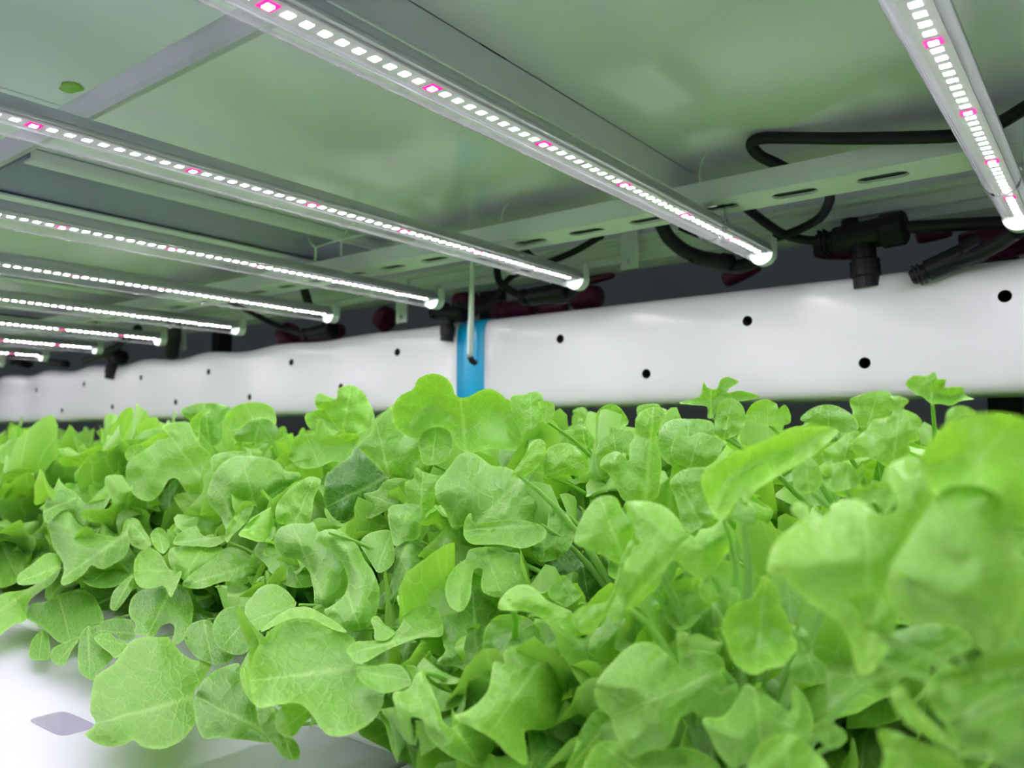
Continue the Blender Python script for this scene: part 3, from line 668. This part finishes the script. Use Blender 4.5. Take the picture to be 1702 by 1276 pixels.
 ("894,875 908,882 915,836 936,847 952,868 954,889 947,910 926,928 897,933 883,914 880,907 901,898", (915, 840), (901, 932), 0.385, 0.4, 0.006, 0.004, 0.15),
 ("903,770 909,747 929,737 950,738 962,750 979,770 978,787 947,790 906,794", (906, 791), (973, 765), 0.43, 0.3, 0.006, 0.004, 0.5),
 ("774,928 779,914 802,909 834,910 844,917 862,919 871,935 875,960 862,981 834,992 809,988 799,974 802,946 788,946 784,967 781,995 767,1016 749,1009 740,984 744,960 756,942", (806, 914), (834, 988), 0.345, 0.6, 0.01, 0.004, 0.3),
 ("656,910 675,898 693,902 702,917 705,942 700,967 682,988 654,1006 629,1009 631,992 647,974 654,949 656,928", (679, 900), (636, 1006), 0.39, 0.2, 0.02, 0.004, -0.4),
 ("660,990 680,988 694,976 711,972 740,970 741,990 729,1011 736,1036 733,1057 697,1060 648,1078 599,1103 581,1089 576,1082 588,1067 620,1064 648,1057 669,1032 662,1004", (733, 1046), (585, 1085), 0.345, 0.6, 0.008, 0.004, 0.2),
 ("616,1030 627,1023 641,1039 657,1050 641,1064 623,1062 622,1046", (655, 1053), (618, 1029), 0.34, 0.3, 0.006, 0.004, 0.5),
 ("683,1138 690,1124 701,1115 715,1138 729,1173 736,1198 750,1209 768,1198 796,1209 821,1233 810,1261 793,1276 768,1265 740,1251 711,1223 704,1198 687,1191 669,1196 659,1180 653,1152 673,1147", (697, 1120), (796, 1268), 0.315, 0.7, 0.012, 0.004, 0.05),
 ("828,1011 835,990 856,974 877,972 895,983 909,997 934,1008 951,1018 958,1046 951,1067 934,1092 927,1067 909,1036 881,1018 849,1015", (838, 1000), (934, 1089), 0.3, 0.6, 0.006, 0.004, 0.7),
 ("803,1067 810,1039 831,1022 874,1025 902,1053 905,1075 888,1075 867,1071 842,1078 838,1096 824,1099 814,1124 807,1103", (874, 1025), (810, 1117), 0.33, 0.2, 0.006, 0.004, -0.3),
 ("814,1138 821,1099 838,1103 838,1082 867,1071 888,1076 909,1078 927,1096 941,1131 934,1163 930,1187 909,1212 874,1214 875,1244 874,1272 845,1254 821,1230 786,1209 754,1191 778,1180 803,1159", (909, 1082), (821, 1209), 0.29, 0.6, 0.012, 0.006, 0.1),
 ("736,1067 736,1025 761,1015 789,979 803,986 828,1015 807,1039 803,1067 808,1117 800,1138 764,1110 726,1103 740,1082", (796, 1134), (786, 986), 0.36, 0.2, 0.006, 0.004, -0.4),
 ("912,979 927,960 941,956 958,979 969,986 944,1008 934,1006 914,993", (958, 1004), (930, 960), 0.33, 0.3, 0.006, 0.004, -0.1),
 ("873,932 908,928 950,910 971,928 1000,939 1021,974 1000,995 964,992 922,981 894,970", (964, 917), (978, 992), 0.41, 0.2, 0.006, 0.004, -0.7),
 ("478,755 495,723 522,720 527,702 538,697 541,709 552,723 576,720 598,723 590,741 580,755 580,776 555,766 531,776 502,778 485,766", (531, 776), (509, 723), 0.47, 0.3, 0.006, 0.004, 0.2),
 ("523,663 531,653 559,663 560,649 573,641 590,642 605,653 615,671 622,688 619,706 598,720 576,722 555,706 545,688 527,678", (569, 720), (583, 642), 0.54, 0.2, 0.006, 0.004, 0.4),
 ("506,692 520,683 541,681 555,702 569,720 548,723 534,706 516,713", (555, 722), (520, 685), 0.52, 0.2, 0.006, 0.004, 0.3),
 ("850,659 868,656 888,650 901,656 903,666 909,688 906,726 894,729 874,747 865,718 850,688", (882, 741), (882, 651), 0.465, 0.2, 0.006, 0.004, 0.3),
 ("894,668 909,666 921,672 921,688 912,703 903,701 900,685", (906, 701), (909, 667), 0.45, 0.2, 0.006, 0.004, 0.4),
 ("1045,765 1047,738 1056,723 1056,697 1068,682 1085,676 1103,678 1109,685 1097,706 1091,729 1097,753 1100,776 1097,794 1094,823 1073,835 1038,832 1023,806 1009,785 997,776 1003,759 1026,750", (1073, 832), (1085, 678), 0.36, 0.2, 0.012, 0.004, 0.2),
 ("990,756 997,732 1012,721 1012,709 1032,712 1053,718 1053,735 1045,753 1023,750 1003,759", (1023, 750), (1018, 712), 0.4, 0.6, 0.006, 0.004, 0),
 ("1095,718 1106,703 1123,696 1144,696 1170,697 1185,703 1188,723 1188,738 1204,731 1207,741 1188,765 1173,776 1138,776 1115,773 1100,759 1094,741", (1144, 776), (1144, 697), 0.4, 0.5, 0.014, 0.004, 0),
 ("1115,744 1126,723 1147,725 1162,718 1182,723 1200,732 1197,753 1179,773 1144,776 1120,765", (1147, 776), (1162, 719), 0.385, 0.4, 0.01, 0.004, 0.1),
 ("1059,676 1076,671 1094,671 1097,677 1079,678 1068,685 1060,691", (1062, 688), (1094, 672), 0.42, 0.3, 0.006, 0.004, 0.2),
 ("991,688 1003,675 1018,671 1032,679 1045,700 1038,709 1026,712 1015,709 997,726 991,712", (1009, 718), (1020, 672), 0.58, 0.3, 0.006, 0.004, 0.2),
 ("951,685 959,678 973,677 979,691 988,694 982,703 973,701 968,694", (979, 703), (956, 679), 0.62, 0.2, 0.006, 0.004, 0.1),
 ("953,723 959,703 965,691 976,712 988,729 985,747 968,738 953,738", (973, 744), (965, 692), 0.52, 0.1, 0.006, 0.004, 0.1),
 ("925,729 938,715 953,715 962,726 956,741 932,741", (944, 741), (941, 715), 0.53, 0.2, 0.006, 0.004, 0.1),
 ("1129,669 1162,659 1167,644 1170,634 1176,644 1191,646 1197,632 1209,626 1228,635 1214,644 1209,653 1232,649 1262,659 1238,666 1209,668 1194,676 1185,694 1176,694 1175,676 1150,673", (1181, 694), (1182, 638), 0.62, 0.1, 0.006, 0.004, 0),
 ("1241,685 1253,669 1273,663 1291,671 1294,679 1304,672 1313,685 1313,703 1291,707 1267,706 1241,697", (1276, 706), (1276, 664), 0.46, 0.2, 0.006, 0.004, 0.5),
 ("1190,685 1197,668 1214,662 1232,671 1239,691 1235,712 1217,726 1197,729 1188,712", (1203, 729), (1217, 663), 0.43, 0.2, 0.006, 0.004, 0.1),
 ("1113,803 1123,788 1144,778 1170,779 1167,806 1179,835 1191,859 1173,870 1147,885 1132,865 1126,841 1119,818", (1167, 873), (1123, 791), 0.34, 0.4, 0.006, 0.004, 0),
 ("1167,788 1188,770 1212,756 1247,741 1285,726 1309,713 1344,709 1379,709 1394,718 1373,738 1356,753 1338,765 1309,782 1279,800 1256,815 1241,835 1226,829 1214,850 1200,865 1188,859 1176,835 1167,806", (1197, 862), (1379, 712), 0.29, 0.4, 0.01, 0.004, 0.8),
 ("954,894 962,870 976,844 991,828 1012,823 1026,829 1038,853 1053,870 1053,888 1047,917 1038,938 1023,935 997,920 976,912 959,906", (1038, 935), (997, 826), 0.275, 0.4, 0.01, 0.004, 0.4),
 ("1038,838 1056,832 1085,835 1109,844 1126,862 1141,882 1156,891 1162,879 1182,876 1200,863 1212,870 1223,894 1214,915 1203,926 1188,947 1167,962 1150,956 1132,938 1117,932 1103,953 1094,975 1079,988 1050,1012 1026,1035 1015,1017 1029,975 1038,938 1053,906 1053,873", (1038, 1012), (1159, 882), 0.272, 0.5, 0.012, 0.006, 0.6),
 ("950,1027 959,1013 977,1005 1006,1000 1021,977 1030,935 1046,900 1053,900 1044,938 1027,982 1012,1015 997,1036 988,1047 977,1055 962,1047", (1050, 900), (953, 1030), 0.262, 0.2, 0.004, 0.001, 0.3),
 ("1102,977 1118,966 1153,960 1165,962 1162,977 1171,997 1183,1002 1165,1024 1145,1044 1124,1047 1109,1027 1102,1000", (1153, 962), (1130, 1047), 0.3, 0.2, 0.006, 0.004, 0.3),
 ("1162,971 1177,959 1186,971 1195,988 1209,978 1224,977 1230,991 1218,1009 1206,1012 1195,999 1183,1003 1168,997 1162,982", (1177, 959), (1224, 988), 0.285, 0.3, 0.006, 0.004, 0.5),
 ("1201,1033 1209,1015 1227,1000 1248,994 1262,971 1268,956 1280,965 1295,985 1298,1006 1310,1027 1314,1047 1324,1071 1318,1089 1301,1106 1277,1111 1254,1121 1233,1112 1215,1094 1209,1074 1199,1047", (1271, 959), (1257, 1118), 0.262, 0.6, 0.014, 0.004, 0.3),
 ("988,1145 997,1124 1018,1100 1038,1080 1062,1067 1086,1069 1106,1083 1124,1103 1128,1100 1125,1065 1125,1050 1145,1053 1150,1077 1171,1080 1201,1092 1206,1112 1224,1133 1229,1156 1221,1174 1201,1189 1171,1192 1150,1183 1130,1195 1118,1227 1103,1245 1083,1246 1065,1255 1047,1258 1033,1242 1021,1215 1015,1192 997,1177 990,1162", (1195, 1118), (1059, 1174), 0.255, 0.7, 0.014, 0.006, 0.15),
 ("1168,1195 1201,1190 1227,1159 1239,1136 1268,1150 1312,1180 1315,1153 1310,1127 1321,1133 1342,1165 1351,1195 1348,1224 1336,1239 1312,1248 1283,1254 1239,1268 1218,1276 1195,1254 1180,1224", (1254, 1142), (1268, 1254), 0.252, 0.7, 0.012, 0.004, 0.15),
 ("941,1280 953,1248 968,1209 991,1180 1015,1189 1021,1215 1030,1233 994,1233 977,1254 968,1283", (1015, 1195), (947, 1277), 0.27, 0.3, 0.006, 0.004, -0.2),
 ("969,1283 980,1251 997,1233 1027,1233 1047,1258 1077,1251 1124,1242 1165,1248 1195,1280 1106,1298 988,1298", (1077, 1295), (1000, 1236), 0.252, 0.5, 0.006, 0.004, -0.1),
 ("1239,1292 1262,1239 1292,1220 1321,1221 1351,1245 1377,1276 1371,1312 1254,1312", (1312, 1312), (1307, 1221), 0.225, 0.4, 0.006, 0.004, 0.4),
 ("978,1074 988,1047 1012,1036 1041,1027 1053,1044 1052,1062 1033,1080 1012,1099 994,1096 980,1086", (1041, 1030), (985, 1089), 0.3, 0.4, 0.014, 0.004, 0.1),
 ("1530,759 1539,745 1548,730 1575,703 1613,688 1660,686 1702,694 1746,712 1775,747 1775,865 1702,874 1678,871 1669,830 1642,812 1607,806 1569,812 1554,824 1533,789", (1583, 824), (1687, 691), 0.215, 0.4, 0.012, 0.004, 0.8),
 ("1566,801 1582,795 1612,793 1641,801 1668,826 1673,862 1682,885 1688,915 1697,944 1702,988 1697,1018 1679,1056 1662,1083 1641,1084 1623,1074 1612,1050 1585,1041 1556,1036 1523,1036 1494,1024 1479,1000 1473,968 1488,929 1517,885 1541,847", (1488, 959), (1659, 1065), 0.185, 0.6, 0.014, 0.005, 0.15),
 ("1315,842 1327,833 1345,842 1347,851 1374,857 1383,839 1404,829 1427,830 1448,845 1457,854 1483,851 1491,836 1483,812 1476,789 1480,771 1510,758 1533,765 1548,783 1566,806 1563,851 1554,880 1539,910 1524,939 1519,976 1507,1013 1489,1042 1471,1087 1445,1119 1423,1112 1418,1087 1401,1042 1370,1018 1324,983 1303,960 1277,951 1278,924 1288,901 1318,874 1330,865 1318,854", (1451, 1101), (1436, 836), 0.215, 0.5, 0.014, 0.006, 0.6),
 ("1426,1062 1458,1062 1503,1044 1517,1039 1556,1036 1585,1041 1612,1053 1615,1077 1591,1089 1564,1089 1547,1106 1541,1130 1505,1124 1488,1136 1476,1151 1429,1124", (1458, 1130), (1600, 1059), 0.235, 0.3, 0.006, 0.004, -0.2),
 ("1410,988 1423,980 1458,978 1455,1003 1452,1024 1455,1050 1458,1062 1441,1056 1423,1018", (1452, 1059), (1429, 983), 0.205, 0.2, 0.006, 0.004, 0.4),
 ("1573,1195 1606,1180 1635,1159 1665,1142 1702,1121 1753,1106 1753,1283 1665,1271 1635,1248 1591,1242 1576,1218", (1753, 1136), (1582, 1212), 0.195, 0.7, 0.012, 0.004, -0.1),
 ("1541,1165 1538,1145 1547,1121 1564,1109 1591,1106 1600,1089 1612,1106 1635,1089 1679,1083 1712,1077 1753,1089 1753,1130 1665,1145 1606,1183 1570,1198", (1738, 1106), (1547, 1142), 0.202, 0.6, 0.006, 0.004, 0),
 ("1479,1159 1485,1145 1503,1136 1508,1151 1517,1165 1538,1189 1564,1212 1585,1236 1606,1254 1600,1260 1570,1242 1541,1224 1511,1207 1491,1183", (1603, 1257), (1485, 1148), 0.19, 0.3, 0.004, 0.002, 0.6),
 ("1458,1215 1476,1212 1503,1221 1532,1233 1570,1248 1600,1271 1591,1298 1473,1298 1470,1254", (1517, 1295), (1488, 1215), 0.2, 0.3, 0.006, 0.004, 0.2),
 ("1352,1212 1370,1198 1393,1207 1408,1224 1399,1239 1382,1245 1364,1233", (1382, 1245), (1370, 1199), 0.25, 0.3, 0.006, 0.004, 0.1),
 ("1317,1041 1335,1044 1348,1062 1352,1089 1373,1106 1370,1133 1340,1136 1311,1118 1323,1083", (1320, 1044), (1364, 1133), 0.275, 0.2, 0.006, 0.004, 0),
 ("1330,697 1342,683 1365,673 1389,674 1412,686 1426,703 1424,718 1406,721 1377,712 1347,703", (1377, 718), (1377, 674), 0.42, 0.3, 0.006, 0.004, -0.1),
 ("1412,665 1430,656 1460,649 1480,653 1483,671 1477,691 1451,709 1427,709 1418,686", (1442, 709), (1460, 650), 0.5, 0.2, 0.006, 0.004, 0.2),
 ("1505,638 1519,624 1539,625 1554,618 1558,629 1573,631 1570,644 1583,643 1601,644 1604,656 1619,663 1598,666 1581,674 1563,671 1548,671 1533,659 1519,653", (1548, 671), (1548, 621), 0.43, 0.3, 0.01, 0.012, 0.2),
 ("1477,660 1495,658 1511,666 1501,678 1522,688 1533,703 1524,718 1530,730 1510,736 1513,750 1495,765 1477,777 1457,765 1421,753 1418,733 1442,712 1451,697 1474,694 1483,683", (1483, 771), (1498, 668), 0.37, 0.3, 0.006, 0.008, 0.3),
 ("1573,686 1586,675 1604,675 1622,686 1598,691 1581,703 1572,709", (1575, 706), (1613, 678), 0.33, 0.3, 0.006, 0.004, 0.3),
 ("1212,860 1224,842 1224,829 1238,840 1253,842 1259,857 1256,873 1235,873 1218,865", (1224, 830), (1256, 868), 0.265, 0.5, 0.006, 0.004, 0),
 ("1318,780 1327,765 1342,761 1359,771 1365,789 1365,806 1347,818 1327,818 1318,804", (1345, 818), (1339, 762), 0.33, 0.3, 0.006, 0.004, 0.2),
 ("1365,789 1383,771 1406,768 1424,780 1433,765 1436,789 1424,806 1401,815 1377,812", (1401, 815), (1412, 770), 0.35, 0.4, 0.006, 0.01, 0.2),
 ("1421,812 1442,806 1474,801 1483,818 1486,836 1474,851 1454,836 1436,836", (1436, 833), (1477, 806), 0.26, 0.4, 0.006, 0.004, 0.1),
 ("1365,753 1383,739 1404,724 1424,715 1436,739 1430,759 1406,765 1377,777", (1401, 774), (1412, 721), 0.38, 0.4, 0.006, 0.01, 0.3),
]
ZB = {}
def warp(u, v, t):
    q = max(0.0, min(1.0, (v - 820) / 430)); q = q * q * (3 - 2 * q)
    c_ = max(0.0, min(1.0, (1050 - u) / 350)); c_ = c_ * c_ * (3 - 2 * c_)
    t = t * (1 - .27 * q * c_)
    rz_ = ray(u, v).z
    if rz_ < 0:
        lim = .175 / -rz_; x = t / lim
        if x > .82: t = lim * (1 - .18 * math.exp(-(x - .82) / .18))
    return t
for pts, base, tip, yc, tv, cup, ruf, tint in HERO:
    P = [tuple(map(float, q.split(','))) for q in pts.split()]
    cu_ = sum(p[0] for p in P) / len(P); cv_ = sum(p[1] for p in P) / len(P); tc = yc / ray(cu_, cv_).y
    us = [p[0] for p in P]; vs_ = [p[1] for p in P]
    for gi in range(int(min(us) // 8), int(max(us) // 8) + 1):
        for gj in range(int(min(vs_) // 8), int(max(vs_) // 8) + 1):
            X, Y = gi * 8 + 4, gj * 8 + 4; ins = False
            for (ax, ay), (bx_, by) in zip(P, P[1:] + P[:1]):
                if (ay > Y) != (by > Y) and X < (bx_ - ax) * (Y - ay) / (by - ay) + ax: ins = not ins
            if ins:
                t = warp(X, Y, tc + tc / FPX * tv * (cv_ - Y)); ZB[(gi, gj)] = min(ZB.get((gi, gj), 99), t)
def blocks(me, mw):
    n = 0; m_ = 0; vs = me.vertices
    for i in range(0, len(vs), 7):
        p = mw @ vs[i].co; f_ = p.dot(FWD)
        if p.z < -.186: n += 1
        if f_ < .05: n += 3; continue
        u = 851 + FPX * p.dot(RGT) / f_; v = 638 - FPX * p.dot(UPV) / f_; m_ += 1
        z = ZB.get((int(u // 8), int(v // 8)))
        if z is not None and f_ < z + .004: n += 1
        if z is None and v < (708 if u < 120 else 708 - (u - 120) * .075 if u < 380 else 688 if u < 880 else 725) and u > -60: n += 1
        if z is None and u < 640 and v > 1075 + .28 * u: n += 2
        if f_ < .30: n += 1
        if f_ < .40 and v < 900: n += 1
    return n / max(1, m_)
for r, (y, x0, x1, rn) in enumerate(ROWS):
    x = x0; k = 0
    while x > x1:
        hx, hy = x + random.uniform(-.012, .012), y + random.uniform(-.010, .010)
        h = empty('lettuce_head', (hx, hy, ZR))
        if k < 12: tag(h, 'green lettuce head, %s from the right end of the %s' % (ORD[k], rn), 'lettuce', 'lettuce heads in the ' + rn)
        else: tag(h, 'small distant green lettuce head at the far left of the %s' % rn, 'lettuce', 'distant lettuce heads in the ' + rn)
        HEADS.append((h, hx, hy, r)); x -= .15; k += 1
        # short collar of stem at the base
        bm = bmesh.new(); tube(bm, [Vector((0, 0, -.004)), Vector((0, 0, .008)), Vector((0, 0, .02))], [.010, .009, .006], 8)
        o = fin(bm, 'stem', M['leaf'], h, True); o.color = (.6, 0, 0, 1)
        near = r <= 1 and hx > -1.25
        far = (.92, .95, 1.15, 1.2, 1.22)[r] * (1.14 if hx < -.95 else 1)
        n_in, n_mid, n_out = (6, 11, 11) if near else ((6, 9, 6) if hx > -.95 else (7, 12, 8))
        def pick(az):      # fewer leaves leaning to the camera side where individually shaped ones stand
            return near and math.cos(az - PI) > .3
        for i in range(n_in):
            put(random.choice(G_in if not (r > 1 and hx < -.8) else G_mid), h, i * 2.4 + random.uniform(-.3, .3), random.uniform(-.05, .25) + (random.uniform(0, .45) if hx < -.9 else 0), random.uniform(.75, 1.05) * far, random.uniform(.55, .9))
        for i in range(n_mid):
            az = i * 2 * PI / n_mid + random.uniform(-.35, .35); c = pick(az)
            put(random.choice(G_mid), h, az, random.uniform(-.1, .15) + (random.uniform(.15, .5) if hx < -.9 else 0) - (.2 if c else 0), random.uniform(.82, 1.05) * (.72 if c else 1) * far, random.uniform(.35, .8), random.uniform(-.2, .2))
        for i in range(n_out):
            az = i * 2 * PI / n_out + random.uniform(-.4, .4) + .4; c = pick(az)
            put(random.choice(G_out), h, az, random.uniform(-.1, .2) - (.25 if c else 0), random.uniform(.8, 1.0) * (.7 if c else 1), random.uniform(.2, .6), random.uniform(-.25, .25))

# leaves shaped one by one: outline seen from the front, then given depth, tilt, cupping and ruffles

def hero(idx, spec):
    pts, base, tip, yc, tv, cup, ruf, tint = spec
    P = [tuple(map(float, q.split(','))) for q in pts.split()]
    R = random.Random(idx * 13 + 5); n = len(P)
    out = []
    for i in range(n):
        a, b, c, d = (np.array(P[(i + k) % n]) for k in (-1, 0, 1, 2))
        seg = np.linalg.norm(c - b); m_ = max(2, int(seg / 5.0))
        for k in range(m_):
            t = k / m_
            q = .5 * ((2 * b) + (c - a) * t + (2 * a - 5 * b + 4 * c - d) * t * t + (3 * b - a - 3 * c + d) * t ** 3)
            out.append(q)
    O = np.array(out); cen = O.mean(0); A_ = O; B_ = np.roll(O, -1, 0)
    area = abs(np.sum(A_[:, 0] * B_[:, 1] - B_[:, 0] * A_[:, 1])) / 2; size = math.sqrt(area)
    # fine saw-toothed margin
    tang = np.roll(O, -1, 0) - np.roll(O, 1, 0); nr = np.stack([tang[:, 1], -tang[:, 0]], 1); nr /= (np.linalg.norm(nr, axis=1, keepdims=True) + 1e-6)
    amp = .0045 * size
    O = O + nr * (np.array([amp * ((k % 2) - .5) + amp * R.uniform(-.5, .5) for k in range(len(O))])[:, None])
    g = max(3.5, size / 17)
    x0, y0 = O.min(0); x1, y1 = O.max(0)
    gx, gy = np.meshgrid(np.arange(x0, x1, g), np.arange(y0, y1, g * .87)); gx = gx + (np.arange(gy.shape[0]) % 2)[:, None] * g / 2
    G = np.stack([gx.ravel(), gy.ravel()], 1)
    A_ = O; B_ = np.roll(O, -1, 0)
    def edge(Q):
        AB = B_ - A_; best = np.full(len(Q), 1e9); arc = np.zeros(len(Q))
        L2 = (AB ** 2).sum(1) + 1e-9
        D = Q[:, None, :] - A_[None]; t = np.clip((D * AB[None]).sum(2) / L2, 0, 1)
        dd = np.linalg.norm(D - t[..., None] * AB[None], axis=2); k = dd.argmin(1)
        return dd.min(1), (k + t[np.arange(len(Q)), k])
    def inside(Q):
        c = np.zeros(len(Q), bool)
        for (ax, ay), (bx_, by) in zip(A_, B_):
            if ay == by: continue
            m_ = ((ay > Q[:, 1]) != (by > Q[:, 1])) & (Q[:, 0] < (bx_ - ax) * (Q[:, 1] - ay) / (by - ay) + ax); c ^= m_
        return c
    ed, _ = edge(G); G = G[inside(G) & (ed > g * .45)]
    allp = [Vector(q) for q in O] + [Vector(q) for q in G]
    nO = len(O)
    r = geometry.delaunay_2d_cdt(allp, [(i, (i + 1) % nO) for i in range(nO)], [], 1, 1e-4)
    V = np.array([tuple(q) for q in r[0]]); F = [tuple(f) for f in r[2]]
    e, arc = edge(V); emax = max(e.max(), 1e-3); en = np.clip(e / (size * .42), 0, 1)
    tc = yc / ray(*cen).y; k = tc / FPX
    bs = np.array(base, float); tp = np.array(tip, float); ax = tp - bs; L = np.linalg.norm(ax) + 1e-6; ax /= L
    rel = V - bs; aa = rel @ ax / L; bb_ = (rel[:, 0] * -ax[1] + rel[:, 1] * ax[0]) / L
    perim = len(O); kk = max(3, round(perim * 5.0 / max(size, 1) * 1.0)); ph = R.uniform(0, 6.28); ph2 = R.uniform(0, 6.28)
    th = arc / perim * 2 * PI
    sgn = 1 if R.random() < .7 else -1
    msz = size * k / .07
    t = np.full(len(V), tc) + k * (tv * (cen[1] - V[:, 1]) + R.uniform(-.25, .25) * (V[:, 0] - cen[0]))
    t += sgn * cup * 1.7 * msz * (1 - en) ** 2
    t += ruf * 2.0 * msz * (1 - en) ** 2 * (np.sin(kk * .6 * th + ph) + .5 * np.sin(kk * 1.5 * th + ph2))
    t += .0016 * msz * np.exp(-(bb_ / .05) ** 2)
    co = []
    for (u, v), tt in zip(V, t):
        nn = noise.noise(Vector((u / size * 3.2, v / size * 3.2, idx * 3.1)))
        n2_ = noise.noise(Vector((u / size * 7.5, v / size * 7.5, idx * 1.9)))
        co.append(ray(u, v) * warp(u, v, tt + .0085 * msz * nn + .0016 * msz * n2_))
    # stalk down to the crown of the nearest head
    pb = ray(*base) * warp(base[0], base[1], tc + k * tv * (cen[1] - base[1]))
    h = min(HEADS, key=lambda q: math.hypot(q[1] - pb.x, q[2] - pb.y) + (.5 if q[2] < pb.y + .01 else 0))
    H0 = Vector((h[1], h[2], ZR)); crown = H0 + Vector((0, 0, .012))
    pb2 = pb + Vector((0, .003, 0))
    ctrl = Vector((crown.x * .4 + pb.x * .6, max(pb.y + .05, crown.y), max(crown.z + .03, pb.z * .75 + crown.z * .25)))
    path = [((1 - s) ** 2) * pb2 + 2 * s * (1 - s) * ctrl + s * s * crown for s in [i / 9 for i in range(10)]]
    bm = bmesh.new()
    vv = [bm.verts.new(c - H0) for c in co]; bm.verts.ensure_lookup_table()
    for f in F:
        try: bm.faces.new([vv[i] for i in f])
        except ValueError: pass
    n0 = len(bm.verts)
    tube(bm, [p_ - H0 for p_ in path], [.0010 + .0028 * i / 9 for i in range(10)], 7, False, .6)
    n1 = len(bm.verts)
    me = bpy.data.meshes.new('leaf'); bm.to_mesh(me); bm.free()
    uvs = np.concatenate([np.stack([aa, bb_], 1), np.tile([[0.0, 0.0]], (n1 - n0, 1))])
    rim = np.concatenate([np.clip(1 - e / (size * .035), 0, 1), np.zeros(n1 - n0)])
    set_leaf_data(me, uvs, rim)
    o = link('leaf', me, h[0]); o.color = (max(0, min(1, .55 + .45 * tint)), 0, 0, 1)
for i, sp in enumerate(HERO): hero(i, sp)
for h in HEADS: h[0].rotation_euler = (0, 0, 0)
